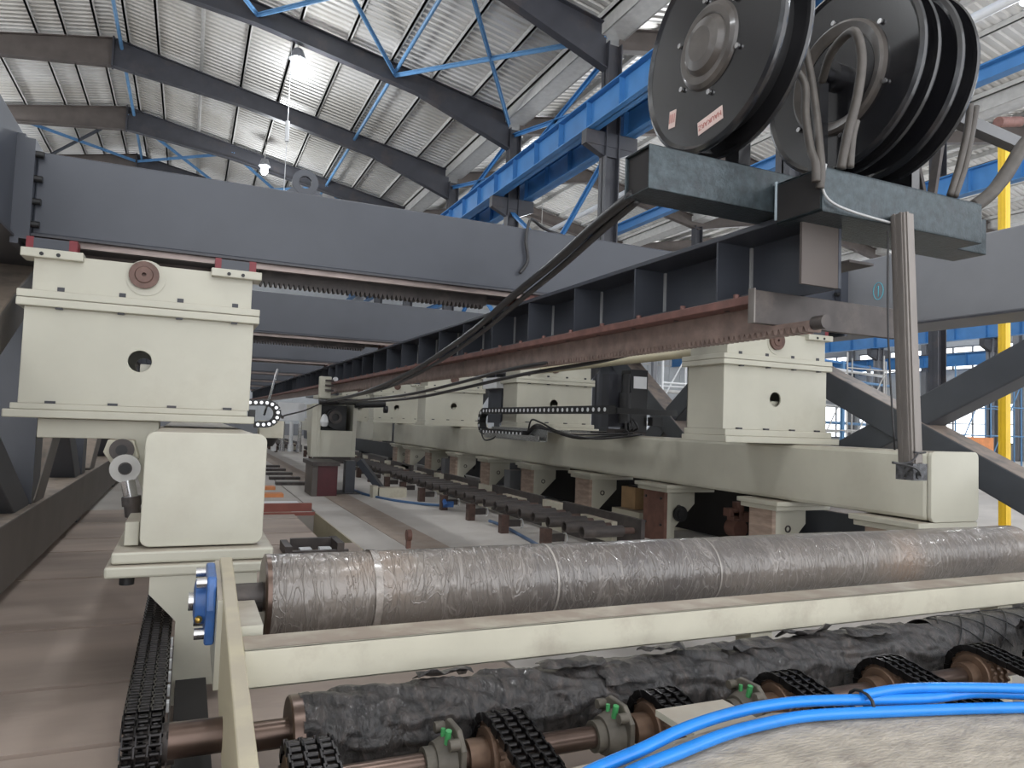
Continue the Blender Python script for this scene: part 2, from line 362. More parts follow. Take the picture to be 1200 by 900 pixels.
side_wall(46.6,.2,'wall_right',wn); side_wall(-15.6,.2,'wall_left',wn)  # left wall's window bands are added, out of view, to bring in daylight

# steel frames
def ibeam(m,p,q,h,w,up=(0,0,1),tf=.03):
    p=V(p);q=V(q);d=(q-p).normalized(); side=d.cross(V(up)).normalized(); u=side.cross(d)
    m.bar(p,q,.03,h,up); m.bar(p+u*(h/2),q+u*(h/2),w,tf,up); m.bar(p-u*(h/2),q-u*(h/2),w,tf,up); return m
def tapered(m,p,q,h0,h1,w=.26,tf=.03):      # top flange p->q, depth below varies
    p=V(p);q=V(q); x0,x1=p.x,q.x; y=p.y
    m.prism([(x0,p.z-h0),(x1,q.z-h1),(x1,q.z),(x0,p.z)],'xz',y-.015,y+.015)
    m.bar(p,q,w,tf); m.bar(p-V((0,0,h0)),q-V((0,0,h1)),w,tf); return m
where={9.4:'nearest the hose reels',15.5:'standing behind the black hose reels',21.6:'second one behind the big cross beam',27.7:'third one behind the cross beam',33.8:'fourth, partly hidden by the cross beam',39.9:'farthest before the back wall'}
for y in (3.3,9.4,15.5,21.6,27.7,33.8,39.9):
    t=thing('portal_frame','dark grey steel portal frame of the roof, '+where.get(y,'closest above the eye'),'steel frame',(9.4,y,FL),'roof portal frames')
    zt=lambda x: zr(x)-.2
    for (xa,xb,ha,hb,mm) in ((-15.4,-12,1.1,.6,GREY_D),(-12,-7.5,.6,.6,BROWNBEAM),(-7.5,-3,.6,.95,BROWNBEAM),(-3,1.2,.95,.6,GREY_D),(1.2,6.0,.6,.6,GREY_D),(6.0,9.2,.6,1.15,GREY_D)):
        part(tapered(MB(),(xa,y,zt(xa)),(xb,y,zt(xb)),ha,hb),'rafter',mm,t)
    part(B(-3.03,-2.97,y-.15,y+.15,zt(-3)-1.0,zt(-3)+.05),'end_plate',GREY_D,t)
    xs=[9.6,12.0,15.6,19.2,21.8,24.4,28,31.6,34.2,36.8,40.4,44,46.6]
    for a,b in zip(xs,xs[1:]):
        za=zt(a if a!=9.6 else 9.6); 
        e=1e-3
        part(tapered(MB(),(a,y,min(zt(a+e),zt(a-e))),(b,y,min(zt(b-e),zt(b+e))),.55,.55),'rafter',BROWNBEAM,t)
    for xc in (9.4,21.8,34.2,46.3,-15.2):
        c=MB().box(xc-.2,xc+.2,y-.02,y+.02,FL,9.75).box(xc-.2,xc-.17,y-.17,y+.17,FL,9.75).box(xc+.17,xc+.2,y-.17,y+.17,FL,9.75)
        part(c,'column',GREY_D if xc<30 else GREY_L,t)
        if xc in (9.4,21.8,34.2):
            q=-2.67 if xc>30 else 0
            part(MB().box(xc-.75,xc+.75,y-.12,y+.12,7.05+q,7.4+q).prism([(xc-.75,7.05+q),(xc+.75,7.05+q),(xc+.2,6.8+q),(xc-.2,6.8+q)],'xz',y-.1,y+.1),'crane_bracket',GREY_D,t)
# blue crane girders
def crane(x,z0,z1,label,dark=BLUE):
    t=thing('crane_girder',label,'crane girder',(x,18,FL),'blue crane girders')
    ibeam_m=MB().box(x-.012,x+.012,-8,45.5,z0,z1)
    part(ibeam_m,'web',dark,t); part(B(x-.17,x+.17,-8,45.5,z1-.03,z1),'top_flange',dark,t); part(B(x-.17,x+.17,-8,45.5,z0,z0+.03),'bottom_flange',dark,t)
    st=part(MB().box(x-.15,x+.15,-7.006,-6.994,z0+.03,z1-.03),'stiffener',dark,t); copies(st,[(0,1.5*k,0) for k in range(1,34)])
    part(B(x-.03,x+.03,-8,45.5,z1,z1+.08),'crane_rail',STEEL_D,t)
crane(8.85,7.42,8.15,'blue crane runway girder on the left side of the near column row')
crane(9.95,7.42,8.15,'blue crane runway girder on the right side of the near column row')
crane(21.2,7.42,8.15,'blue crane runway girder seen right of the hose reels, left of its columns')
crane(33.7,4.75,5.5,'blue crane runway girder on the third column row')
crane(45.8,4.8,5.6,'blue crane runway girder along the far window wall')
# braces
bi=0
def brace(p,q,m,label,w=.12,name='roof_brace'):
    b=MB().bar(p,q,w,.03); b.bar(V(p)+V((0,0,-.05)),V(q)+V((0,0,-.05)),.03,.1)
    solo(b,name,m,label,'brace','blue roof bracing')
names=['near ridge','mid slope','by the columns']
for ya,yb,bn in ((15.5,21.6,'front braced bay'),(33.8,39.9,'rear braced bay')):
    for k,(xa,xb) in enumerate(((-3,1.2),(1.2,5.3),(5.3,9.2))):
        za,zb=zr(xa)-.5,zr(xb)-.5
        brace((xa,ya,za),(xb,yb,zb),BLUEL,'light blue roof brace falling away, %s, %s'%(names[k],bn))
        brace((xa,yb,za),(xb,ya,zb),BLUEL,'light blue roof brace falling nearer, %s, %s'%(names[k],bn))
for ya,yb,bn in ((33.8,39.9,'rear braced bay'),):
    for k,(xa,xb) in enumerate(((-7.2,-3),(-11.4,-7.2))):
        za,zb=zr(xa)-.5,zr(xb)-.5
        brace((xa,ya,za),(xb,yb,zb),BLUEL,'blue roof brace left of the ridge rising nearer, %s'%['touching the ridge','far from the ridge'][k])
        brace((xa,yb,za),(xb,ya,zb),GREY,'dark roof brace left of the ridge rising away, %s'%['touching the ridge','far from the ridge'][k])
for x,l in ((-2.75,'beside the roof ridge'),(5.3,'halfway down the roof slope')):
    z=zr(x)-.42; solo(MB().cyl((x,-8,z),(x,45.5,z),.06,8),'roof_strut',BLUEL,'long blue tubular strut running lengthwise %s'%l,'strut')
for ya,yb,lb_ in ((15.5,21.6,'between the two nearest visible columns'),(21.6,27.7,'between the second and third columns')):
    for (p,q,l) in (((9.4,ya,9.6),(9.4,yb,8.3),'falling away'),((9.4,ya,8.3),(9.4,yb,9.6),'rising away'),((9.4,ya,7.0),(9.4,yb,3.0),'long, falling below girder'),((9.4,ya,3.0),(9.4,yb,7.0),'long, rising below girder')):
        brace(p,q,BLUE,'bright blue diagonal column brace %s, %s'%(l,lb_),.16,'column_brace')
solo(MB().cyl((10.9,-5,6.6),(10.9,45,6.6),.08,8),'white_pipe',WHITEM,'white service pipe running lengthwise right of the near column row','pipe')
solo(MB().box(11.6,11.8,-5,45,5.9,6.1).box(11.5,11.9,-5,45,6.1,6.13),'blue_beam',BLUE,'thin blue service beam beneath the white pipe','beam')

# high-bay lamps
lab_n={}
for iy,y in enumerate((0.2,9.0,21.8,32)):
    for ix,x in enumerate((-9,2.4,15.6,28,40)):
        z=10.55 if x<9 else 9.2
        t=thing('high_bay_lamp','white high-bay lamp hanging from the roof, %s column, %s row'%(['far left','near centre','first right','second right','farthest right'][ix],['front','second','third','rear'][iy]),'lamp',(x,y,z-.2),'high-bay lamps')
        part(MB().lathe([(0,0),(.14,0),(.16,.05),(.25,.3),(.24,.3),(.12,.06),(0,.06)],(x,y,z+.3),(0,0,-1),20),'reflector',GREY_L,t)
        part(MB().lathe([(0,0),(.13,0),(.15,.1),(.15,.32),(.08,.42),(0,.44)],(x,y,z+.06),(0,0,-1),20),'lens',LAMPM,t)
        part(MB().cyl((x,y,z+.3),(x,y,zr(x)-.0),.02,6),'drop_rod',GALV,t)
        L=bpy.data.lights.new('lamp_light','POINT'); L.shadow_soft_size=.3; L.energy=LAMP_W; L.color=(.94,.97,1)
        lo=bpy.data.objects.new('lamp_light',L); COL.objects.link(lo); lo.location=(0,0,-1.1); lo.parent=t
solo(MB().cyl((2.2,21.7,8.0),(2.2,21.7,8.6),.06,8).cyl((2.2,21.7,8.6),(2.2,21.7,11.6),.012,6).cyl((2.2,21.7,6.5),(2.2,21.7,9.3),.012,6),'hanging_cable_box',WHITEM,'thin white drop cable hanging beside the glowing lamp','cable')

# ================================================================== GANTRY FRAME (lengthwise beams, trusses, cross beams)
def gantry_side(xin,s,label,xname):
    # xin: inner face x; s: +1 grows to +x
    xo=xin+s*.42; x0,x1=min(xin,xo),max(xin,xo)
    t=thing('gantry_side_frame',label,'gantry frame',((x0+x1)/2,6,FL))
    part(B(x0,x1,.2,38,.95,1.575),'top_beam',GREY_L if s>0 else GREY,t,.012)
    part(MB().box(x0-.02,x1+.02,.2,38,.935,.95),'bottom_lip',GREY_D,t)
    part(B(x0,x1,.2,38,-1.12,-.70),'bottom_chord',DUSTY if s<0 else BRACE,t,.012)
    xm=xin+s*.16
    for y0,y1 in ((-.9,1.9),(2.5,5.95),(6.35,8.65),(9.6,12.6),(13.5,16.5),(17.4,20.4),(21.5,24.5),(25.6,28.6)):
        part(MB().bar((xm,y1+.15,1.0),(xm,y0-.05,-.78),.26,.24),'diagonal',DUSTY if s<0 else BRACE,t,.012)
        part(MB().bar((xm+s*.01,y0-.05,1.0),(xm+s*.01,y1+.15,-.78),.24,.24),'diagonal',BRACE,t,.012)
        part(B(x0+.04,x1-.04,y1+.22,y1+.5,-.7,.95),'post',GREY,t)
        part(MB().prism([(y1-.15,-.7),(y1+.85,-.7),(y1+.55,-.35),(y1+.15,-.35)],'yz',xm-.14,xm-.12),'gusset',GREY,t)
    for y in (1.5,5,9,13,17,21,25): part(B(x0+.05,x1-.05,y-.15,y+.15,FL,-1.12),'foot',GREY_D,t)
    return t
gl=gantry_side(-.95,-1,'blue-grey lengthwise truss frame at the left edge, bolted to the cross beams','l')
gr=gantry_side(5.45,1,'grey lengthwise truss frame with crossed diagonals behind the right cream beam','r')
# chalk marks on the right beam face (x = 5.45)
def chalk(y,z,m):
    mb=MB(); mb.tube([(5.447,y+.05*math.cos(a),z+.075*math.sin(a)) for a in [i*math.pi/8 for i in range(16)]],.003,5,1,True)
    mb.tube([(5.447,y+.012,z+.03),(5.447,y,z+.045),(5.447,y,z-.05)],.004,5,1); return part(mb,'chalk_mark',m,gr,label='hand-drawn circled 1')
chalk(4.42,1.27,CHALK); chalk(4.85,1.27,CHALKW)

def rack_teeth(m,p0,p1,fixed,z,h,pitch,w,axis):
    n=int((p1-p0)/pitch)
    for i in range(n):
        a=p0+i*pitch
        pts=[(a,z),(a+pitch*.28,z-h),(a+pitch*.62,z-h),(a+pitch*.9,z)]
        if axis=='x': m.prism(pts,'xz',fixed,fixed+w)
        else: m.prism(pts,'yz',fixed,fixed+w)
    return m
ordn=['nearest','second','third','fourth','fifth','sixth','seventh','eighth']
for k in range(7):
    y=4.8+4.1*k
    t=thing('cross_beam','blue-grey box cross beam spanning the gantry, %s from the eye'%ordn[k],'cross beam',(2.25,y+.22,.96),'gantry cross beams')
    part(B(-.86,5.36,y,y+.45,.975,1.45),'beam_body',GREY,t,.01)
    part(B(-.86,5.36,y-.02,y+.47,.96,.975),'bottom_flange',GREY_D,t)
    part(B(-.91,-.86,y-.06,y+.51,.93,1.5),'end_plate',GREY,t)
    part(B(5.36,5.41,y-.06,y+.51,.93,1.5),'end_plate',GREY,t)
    part(MB().box(-.95,-.91,y-.06,y+.51,.9,1.52),'end_plate',GREY,t)
    part(B(5.41,5.45,y-.06,y+.51,.9,1.52),'end_plate',GREY,t)
    if k<2:
        for z in (1.02,1.15,1.28,1.42):
            for x in (-.86,5.32): part(MB().cyl((x-.0,y-.035,z),(x+.04,y-.035,z),.02,6),'bolt',BLACKM,t)
    part(B(-.85,5.3,y+.02,y+.06,.925,.96),'guide_rail',RAILM,t)
    part(B(-.85,5.3,y+.39,y+.43,.925,.96),'guide_rail',RAILM,t)
    if k<2: part(rack_teeth(MB().box(.38,2.0,y+.2,y+.26,.88,.96),.38,2.0,y+.2,.88,.028,.032,.06,'x'),'gear_rack',STEEL_D,t)
    if k==0:
        part(MB().plate_hole(.52,.74,1.45,1.6,.63,1.555,.042,'xz',y+.1,y+.13,24,outer=.085).prism([(.47,1.44),(.79,1.44),(.71,1.512),(.55,1.512)],'xz',y+.103,y+.127),'lifting_lug',GREY,t)
        part(MB().plate_hole(4.1,4.3,1.45,1.6,4.2,1.555,.042,'xz',y+.1,y+.13,24,outer=.085).prism([(4.04,1.44),(4.36,1.44),(4.28,1.512),(4.12,1.512)],'xz',y+.103,y+.127),'lifting_lug',GREY,t)
solo(MB().tube([(2.75,4.95,1.46),(2.45,4.93,1.50),(2.30,4.85,1.53),(2.23,4.78,1.50),(2.2,4.77,1.35),(2.22,4.77,1.2),(2.16,4.77,1.1)],.012,8),'loose_cable',CABLE,'black cable looping down over the nearest cross beam','cable')

# ================================================================== CREAM CARRIAGES
def carriage(x0,x1,y,zb,label,left=False):
    # body front face at y, depth .48
    d=.48; y1=y+d; t=thing('cream_carriage',label,'carriage',((x0+x1)/2,y+d/2,zb),'cream carriages under the cross beams')
    zf=.02
    if left: part(MB().box(x0-.06,x1+.03,y-.05,y1+.05,zb,-.015).box(x0-.03,x1-.01,y-.03,y1+.03,-.015,zf),'base_flange',CREAM,t,.006)
    else:
        part(MB().box(x0-.02,x1+.10,y-.06,y1+.04,zb,-.035).box(x0,x1+.04,y-.03,y1+.03,-.035,zf),'base_flange',CREAM,t,.006)
    cx=(x0+x1)/2-.015; cz=.285
    part(MB().plate_hole(x0,x1,zf,.555,cx,cz,.062,'xz',y,y+.015).box(x0,x0+.015,y+.015,y1,zf,.555).box(x1-.015,x1,y+.015,y1,zf,.555).plate_hole(x0,x1,zf,.555,cx,cz,.05,'xz',y1-.015,y1),'body',CREAM,t,.003)
    part(MB().box(cx+.0,cx+.3,y+.06,y+.075,zf,.272),'inner_rib',CREAM,t)
    part(MB().box(x0-.035,x1+.03,y-.04,y1+.04,.555,.60).box(x0-.035,x1+.03,y-.04,y1+.04,.602,.645),'middle_flange',CREAM,t,.006)
    part(B(x0+.03,x1-.02,y+.0,y1,.645,.855),'upper_box',CREAM,t,.003)
    for k in range(4):
        xx=x0+.15+k*(x1-x0-.22)/3.2
        part(MB().box(xx,xx+.035,y-.004,y+.01,.65,.673),'bolt_slot_shade',GREY_D,t)  # dark blocks paint the shade of the slots cut round the bolts
        part(MB().box(xx,xx+.035,y-.03,y-.002,.546,.556),'bolt_slot_shade',GREY_D,t)
        part(MB().box(xx-.02,xx+.03,y-.027,y-.005,.02,.034),'bolt_slot_shade',GREY_D,t)
    for a,b in ((x0-.03,x0+.27),(x1-.26,x1+.03)):
        part(MB().box(a,b,y-.045,y+.12,.825,.875),'bearing_pad',CREAM,t,.006)
        bl=part(MB().box(a+.05,b-.07,y-.02,y+.09,.875,.935),'rail_block',GREY,t)
        part(MB().box(a+.02,a+.055,y-.022,y+.092,.87,.94),'end_seal',REDM,bl); part(MB().box(b-.075,b-.035,y-.022,y+.092,.87,.94),'end_seal',REDM,bl)
        for q in (.1,.18): part(MB().cyl((a+q,y-.05,.845),(a+q,y-.044,.845),.011,8),'bolt',BLACKM,t)
    wx=(x0+x1)/2-.02
    part(MB().lathe([(.105,0),(.105,.004),(0,.004)],(wx+.01,y-.001,.775),(0,-1,0),28),'bore_ring',CREAM,t)
    g=part(MB().lathe([(.08,0),(.08,.022),(.05,.022),(.045,.03),(.012,.03),(.010,.005),(0,.005)],(wx,y-.004,.79),(0,-1,0),28),'pinion_wheel',PINION,t)
    return t
carriage(-.855,.342,4.72,-.06,'large cream carriage at the left holding a round bore and brown pinion',True)
rc=['with the brown pinion beside the rack end','next to the black servo motor','partly hidden behind the grey column box','fourth along the cream beam','fifth along, smallest visible']
for k in range(5):
    carriage(4.02,5.17,4.72+4.1*k,-.09,'cream carriage standing on the right beam, '+rc[k])
# bottom cross piece and gusset under the left carriage, left beam
t=thing('left_end_beam','cream lengthwise box beam seen end-on under the left carriage','beam',(.09,6,-.57))
part(MB().box(-.148,.322,3.41,17.8,-.56,-.095),'beam_box',CREAM,t,.02)
def rrect(x0,x1,z0,z1,r,n=6):
    P=[]
    for cx,cz,a0 in ((x1-r,z1-r,0),(x0+r,z1-r,90),(x0+r,z0+r,180),(x1-r,z0+r,270)):
        for i in range(n+1):
            a=math.radians(a0+90*i/n); P.append((cx+r*math.cos(a),cz+r*math.sin(a)))
    return P
part(MB().prism(rrect(-.155,.33,-.568,-.086,.04),'xz',3.385,3.41),'end_cap',CREAM,t,.005)
part(MB().prism([(-.76,-.062),(-.15,-.062),(-.15,-.5),(-.22,-.47),(-.31,-.2),(-.38,-.17),(-.76,-.17)],'xz',4.75,4.95),'arm',CREAM,t,.005)
t=thing('right_end_beam','long cream box beam on the right with the carriages on top','beam',(4.96,9,-.585))
part(MB().box(4.715,5.205,3.425,17.7,-.575,-.095),'beam_box',CREAM,t,.03)
part(MB().prism(rrect(4.72,5.225,-.583,-.088,.045),'xz',3.395,3.425),'end_cap',CREAM,t,.005)
solo(B(4.62,5.15,19.5,34,-.6,-.09),'rear_beam',CREAM,'short-looking cream box beam continuing behind the long right beam','beam',bevel=.02)
# support brackets under the beams
def bracket(y0,y1,side,label,red=False,simple=False):
    s=side; bx=4.60 if s>0 else .385          # outer (towards middle) edge
    def X(a): return bx+s*a
    def bb(m,a,b,*r): return m.box(min(X(a),X(b)),max(X(a),X(b)),*r)
    t=thing('support_bracket',label,'bracket',(X(.3),(y0+y1)/2,FL),'cream support brackets under the side beams')
    part(bb(bb(MB(),0,.62,y0,y1,-.625,-.585),.03,.66,y0+.04,y1-.02,-.668,-.628),'top_plate',CREAM,t,.005)
    ya,yb=y0+.12,y1-.1
    part(bb(MB(),.06,.10,ya,yb,FL,-.668),'side_panel',RUSTP if red else BROWNP,t)
    part(bb(MB(),.10,.15,ya-.005,ya+.05,FL,-.668),'edge_flange',CREAM,t,.003)
    zz=[(.15,-.668),(.48,-.668),(.48,-.80),(.22,-1.05),(.22,-1.2),(.15,-1.2)]
    part(MB().prism([(X(a),b) for a,b in zz],'xz',ya+.03,ya+.05),'web_plate',CREAM,t)
    part(MB().lathe([(.032,0),(.032,.008),(.022,.008),(.02,0)],(X(.27),ya+.03,-.84),(0,-1,0),18),'bore_ring',STEEL_D,t)
    if red:
        for zq in (-.74,-1.02):
            for yq in (ya+.05,yb-.05): part(MB().cyl((X(.06),yq,zq),(X(.045),yq,zq),.014,8),'bolt',STEEL_D,t)
        part(MB().lathe([(.085,0),(.085,.03),(.05,.03),(.05,.045),(0,.045)],(X(.26),ya+.0,-.90),(0,-1,0),20),'bearing_disc',BLACKM,t)
    return t
bn=['under its near end','second from the near end','with a red-brown bolted side plate','beside the cardboard boxes','fifth from the near end','sixth, beside the grey gear motor','seventh from the near end','eighth along','ninth along','tenth and farthest']
for k,(a,b) in enumerate(((3.4,3.98),(4.7,5.2),(6.25,6.85),(7.82,8.4),(9.5,10.08),(11.2,11.75),(12.8,13.35),(14.4,14.95),(16.0,16.5),(17.1,17.6))):
    bracket(a,b,1,'cream support bracket under the right beam, '+bn[k],red=(k==2))
# left bracket (mirrored, with tall post and cut-out)
t=thing('left_support_bracket','cream stepped bracket under the left beam with a square cut-out at its foot','bracket',(.1,3.6,FL))
part(MB().box(-.25,.375,3.33,3.95,-.625,-.575).box(-.27,.36,3.30,3.9,-.675,-.628),'top_plate',CREAM,t,.01)
part(MB().box(-.215,-.16,3.45,3.75,-.57,-.47),'top_block',CREAM,t,.005)
part(MB().prism([(-.105,-.675),(.31,-.675),(.31,-1.13),(.012,-1.13),(.012,-1.2),(.0,-1.2),(.0,-.86),(-.105,-.745)],'xz',3.31,3.33),'web_plate',CREAM,t)
part(MB().box(-.105,-.09,3.33,3.8,-.745,-.675).box(.0,.012,3.33,3.8,-1.2,-.86).box(.0,.31,3.79,3.8,-1.06,-.675),'side_panel',CREAM,t)
part(B(.013,.128,1.6,3.6,-1.2,-1.1),'opening_shade_floor',BLACKIN,t)  # added dark block, paints the shade low in the cut-out over the floor
part(B(.013,.31,3.6,3.62,-1.1,-1.06+.0),'opening_shade_back',BLACKIN,t)  # added dark sheet, paints the shade at the back of the cut-out
part(MB().cyl((-.19,3.36,-.71),(-.19,3.36,-.675),.028,12),'rubber_stop',BLACKM,t)

# rod end under left carriage
t=thing('adjusting_rod','steel rod end with two round joints hanging beside the left beam','rod',(-.27,4.6,-.55))
def eye(m,c,r,w=.04): 
    m.lathe([(r*.45,-w/2),(r,-w/2),(r,w/2),(r*.45,w/2),(r*.45,-w/2)],c,(0,-1,0),24); return m
part(MB().prism([(-.40,-.17),(-.27,-.17),(-.24,-.27),(-.30,-.36),(-.36,-.33),(-.42,-.24)],'xz',4.62,4.76),'clevis',CREAM_D,t,.005)
part(eye(MB(),(-.325,4.59,-.225),.062),'upper_joint',STEEL_D,t); part(MB().cyl((-.325,4.565,-.225),(-.325,4.6,-.225),.03,16),'joint_pin',BLACKM,t)
part(eye(MB(),(-.30,4.56,-.325),.078),'lower_joint',GALV,t); part(MB().lathe([(.055,-.002),(0,.0)],(-.30,4.54,-.325),(0,-1,0),24),'joint_face',STEEL_D,t); part(MB().cyl((-.30,4.53,-.325),(-.30,4.56,-.325),.028,16),'joint_pin',BLACKM,t)
part(MB().cyl((-.285,4.56,-.39),(-.262,4.56,-.49),.036,16),'rod',ZIP,t)
part(MB().cyl((-.262,4.56,-.48),(-.256,4.56,-.53),.055,6),'lock_nut',STEEL_D,t)
part(MB().cyl((-.255,4.56,-.53),(-.246,4.56,-.59),.042,8),'lock_nut',STEEL_D,t)
part(MB().cyl((-.246,4.56,-.59),(-.235,4.56,-.70),.03,12),'threaded_end',RUST,t)

# ================================================================== CENTRE GIRDER WITH RACK
t=thing('rack_girder','dark stiffened girder hung lengthwise with rusty flange and gear rack','girder',(2.4,8,.41))
G0,G1=2.14,30.
part(B(2.2,2.62,G0,G1,.875,.90),'top_flange',GREY,t,.004)
part(B(2.405,2.42,G0,G1,.60,.875),'web',GREY,t)
part(B(2.2,2.62,2.36,G1,.585,.60),'bottom_flange',GREY_D,t)
st=part(B(2.205,2.405,2.645,2.657,.60,.875),'stiffener',GREY,t); copies(st,[(0,.68*k,0) for k in range(1,40)])
wd=part(B(2.392,2.404,2.632,2.645,.61,.87),'weld_seam',WELDM,t); copies(wd,[(0,.68*k,0) for k in range(1,14)])
part(B(2.165,2.60,2.36,G1,.548,.585),'rail_plate',RUST,t,.003)
bo=part(MB().cyl((2.19,2.5,.585),(2.19,2.5,.605),.014,6),'bolt',RUST,t); copies(bo,[(0,.38*k,0) for k in range(1,40)])
bo=part(MB().cyl((2.225,2.6,.545),(2.225,2.6,.549),.013,8),'bolt_hole',BLACKM,t); copies(bo,[(0,.38*k,0) for k in range(1,25)])
part(MB().prism([(2.14,.435),(G1,.435),(G1,.547),(2.35,.547),(2.35,.455),(2.14,.455)],'yz',2.25,2.32),'gear_rack_bar',RACKM,t)
part(rack_teeth(MB(),2.14,14,2.25,.436,.024,.034,.07,'y'),'rack_teeth',RACKM,t,stuff=True)
part(MB().cyl((2.275,2.08,.445),(2.275,2.14,.445),.028,14),'rack_end_roller',STEEL_D,t)
part(MB().prism([(2.13,.595),(2.98,.595),(2.98,.455),(2.13,.455)],'xz',2.32,2.345),'end_bar',STEEL_D,t,.003)
part(B(2.122,2.13,2.315,2.35,.455,.6),'end_bar_tab',STEEL,t)
part(B(2.205,2.42,2.142,2.154,.60,.875),'end_plate',BROWNBEAM,t,label='brown primed end plate')
part(MB().box(2.42,2.56,2.1,2.34,.705,.715),'side_tab',STEEL_D,t)
for k in range(7):
    y=4.8+4.1*k
    part(MB().box(2.22,2.6,y+.02,y+.16,.90,.958).box(2.22,2.6,y+.28,y+.42,.90,.958),'hanger_block',RUST,t)
# cream tie pipe between the right carriages
solo(MB().cyl((4.35,5.3,.735),(4.35,8.75,.735),.045,14).box(4.3,4.4,5.2,5.3,.66,.8),'tie_pipe',CREAM_Y,'slim cream pipe joining the two nearest right carriages below the rack','pipe')

# hanging carriage on the girder (far centre) and its post
t=thing('welding_head_carriage','cream working head hung from the girder above the maroon post','carriage',(2.15,12,-.65))
part(MB().box(1.93,2.12,12.0,12.1,.30,.66).box(1.93,2.5,12.1,12.6,.30,.36),'head_plate',CREAM,t,.01)
for z in (.42,.5,.58): part(MB().box(2.02,2.15,11.95,12.0,z,z+.03),'guide_lug',STEEL_D,t)
part(MB().cyl((2.17,11.9,.62),(2.17,12.0,.62),.035,10),'end_cap',WHITEM,t)
part(MB().box(1.93,1.98,12.0,12.7,-.65,.22).box(2.50,2.56,12.0,12.7,-.65,.22).box(1.98,2.50,12.0,12.04,-.65,-.22).box(1.98,2.5,12.6,12.7,-.65,.22),'housing',CREAM,t,.005)
part(MB().prism([(12.0,.2),(12.7,.2),(12.3,-.65),(12.0,-.65)],'yz',1.84,1.93),'side_web',CREAM,t)
part(MB().cyl((2.24,12.1,-.02),(2.24,12.3,-.02),.17,20),'gear_disc',BLACKM,t)
part(MB().lathe([(.11,0),(.11,.03),(.06,.03),(.06,0)],(2.22,12.08,.0),(0,-1,0),20),'gear_ring',STEEL_D,t)
part(MB().box(2.0,2.45,12.3,12.55,-.22,.2),'motor_block',BLACKM,t)
part(MB().lathe([(0,0),(.05,.01),(.07,.08),(.05,.16),(.025,.2),(0,.21)],(2.03,11.98,-.16),(0,0,1),14),'white_cap',WHITEM,t)
part(MB().cyl((1.92,11.92,.24),(2.7,11.92,.27),.05,10),'cable_bar',CABLE,t)
part(MB().cyl((2.5,11.9,.22),(3.0,11.9,.25),.06,10).cyl((2.98,11.88,.16),(3.04,11.88,.16),.06,12),'black_arm',BLACKM,t)
part(MB().box(1.98,2.5,12.05,12.6,-.76,-.65),'lower_tray',STEEL_D,t)
t=thing('maroon_post','maroon-faced steel post standing under the working head','post',(2.05,11.4,FL))
part(MB().box(1.76,1.84,11.2,11.9,FL,-.72),'side_plate',DUSTY,t); part(B(1.84,2.14,11.2,11.25,FL,-.72),'front_plate',MAROON,t,.01)
part(B(1.74,2.16,11.15,12.1,-.74,-.68),'cap_plate',STEEL_D,t)
for k in range(4): pass
t=thing('white_cylinder_rack','row of white pneumatic cylinders left of the working head','cylinders',(1.75,16,-.75))
part(B(1.75,2.3,16,16.8,-.1,.28),'manifold',WHITEM,t)
for k in range(4): part(MB().cyl((1.68+k*.16,15.95-.1*k,-.75),(1.68+k*.16,15.95-.1*k,-.12),.04,10).cyl((1.68+k*.16,15.95-.1*k,-.75),(1.68+k*.16,15.95-.1*k,-.6),.06,10),'cylinder',ZIP if k%2 else WHITEM,t)

# ================================================================== HOSE REELS AND THEIR TUBE FRAME
t=thing('reel_frame','black square-tube frame carrying the hose reels, with a hanging steel upright','frame',(2.4,2.2,.85))
def sqtube(m,x0,x1,y0,y1,z0,z1,w=.008,axis='x'):
    if axis=='x': m.box(x0,x1,y0,y0+w,z0,z1).box(x0,x1,y1-w,y1,z0,z1).box(x0,x1,y0,y1,z0,z0+w).box(x0,x1,y0,y1,z1-w,z1)
    return m
part(sqtube(MB(),1.54,3.52,2.25,2.42,.905,1.08),'rear_tube',MILL,t,.006)
part(B(1.555,3.4,2.2585,2.4115,.9135,1.0715),'tube_shade_fill',BLACKIN,t)  # dark block filling the tube, stands in for the shade inside it
part(B(2.158,2.165,2.012,2.236,.862,1.013),'tube_end_shade',BLACKIN,t)  # dark panel over the end face, painting the shade of an open tube
part(MB().box(2.16,3.10,2.0,2.01,.85,1.025).box(2.16,3.1,2.0,2.24,.85,.862).box(2.16,3.1,2.0,2.24,1.013,1.025).box(3.09,3.1,2.0,2.24,.85,1.025).box(2.16,2.168,2.0,2.24,.85,1.025),'front_tube',MILL,t,.006)
part(MB().tube([(2.155,2.235,.87),(2.156,2.236,1.03)],.006,6,1),'weld_seam',CHALKW,t)
up_=part(MB().add([(2.52,1.93,.885),(2.575,1.93,.885),(2.575,1.995,.885),(2.52,1.995,.885),(2.575,1.93,-.1),(2.635,1.93,-.1),(2.635,1.995,-.1),(2.575,1.995,-.1)],[(0,1,2,3),(7,6,5,4),(0,4,5,1),(1,5,6,2),(2,6,7,3),(3,7,4,0)]),'upright',STEEL,t,.004)
part(MB().bar((2.532,1.927,.885),(2.59,1.927,-.1),.006,.01).bar((2.516,1.945,.885),(2.572,1.945,-.1),.01,.006).bar((2.517,1.975,.885),(2.573,1.975,-.1),.01,.006),'seam_rib',STEEL,t)
fm=MB().box(2.57,2.652,1.925,2.0,-.165,-.10); part(fm,'plastic_wrap',mat('crumpled_black_film',(.05,.05,.055),.2,var=.9,scale=60,bump=.5,coat=.5),t)
part(MB().cyl((2.60,1.92,-.145),(2.60,1.926,-.145),.014,12),'end_bolt',BLACKM,t)
part(MB().tube([(2.45,1.92,-.095),(2.50,1.92,-.10),(2.55,1.915,-.09),(2.585,1.915,-.06)],.004,6),'wire_tail',CABLE,t)
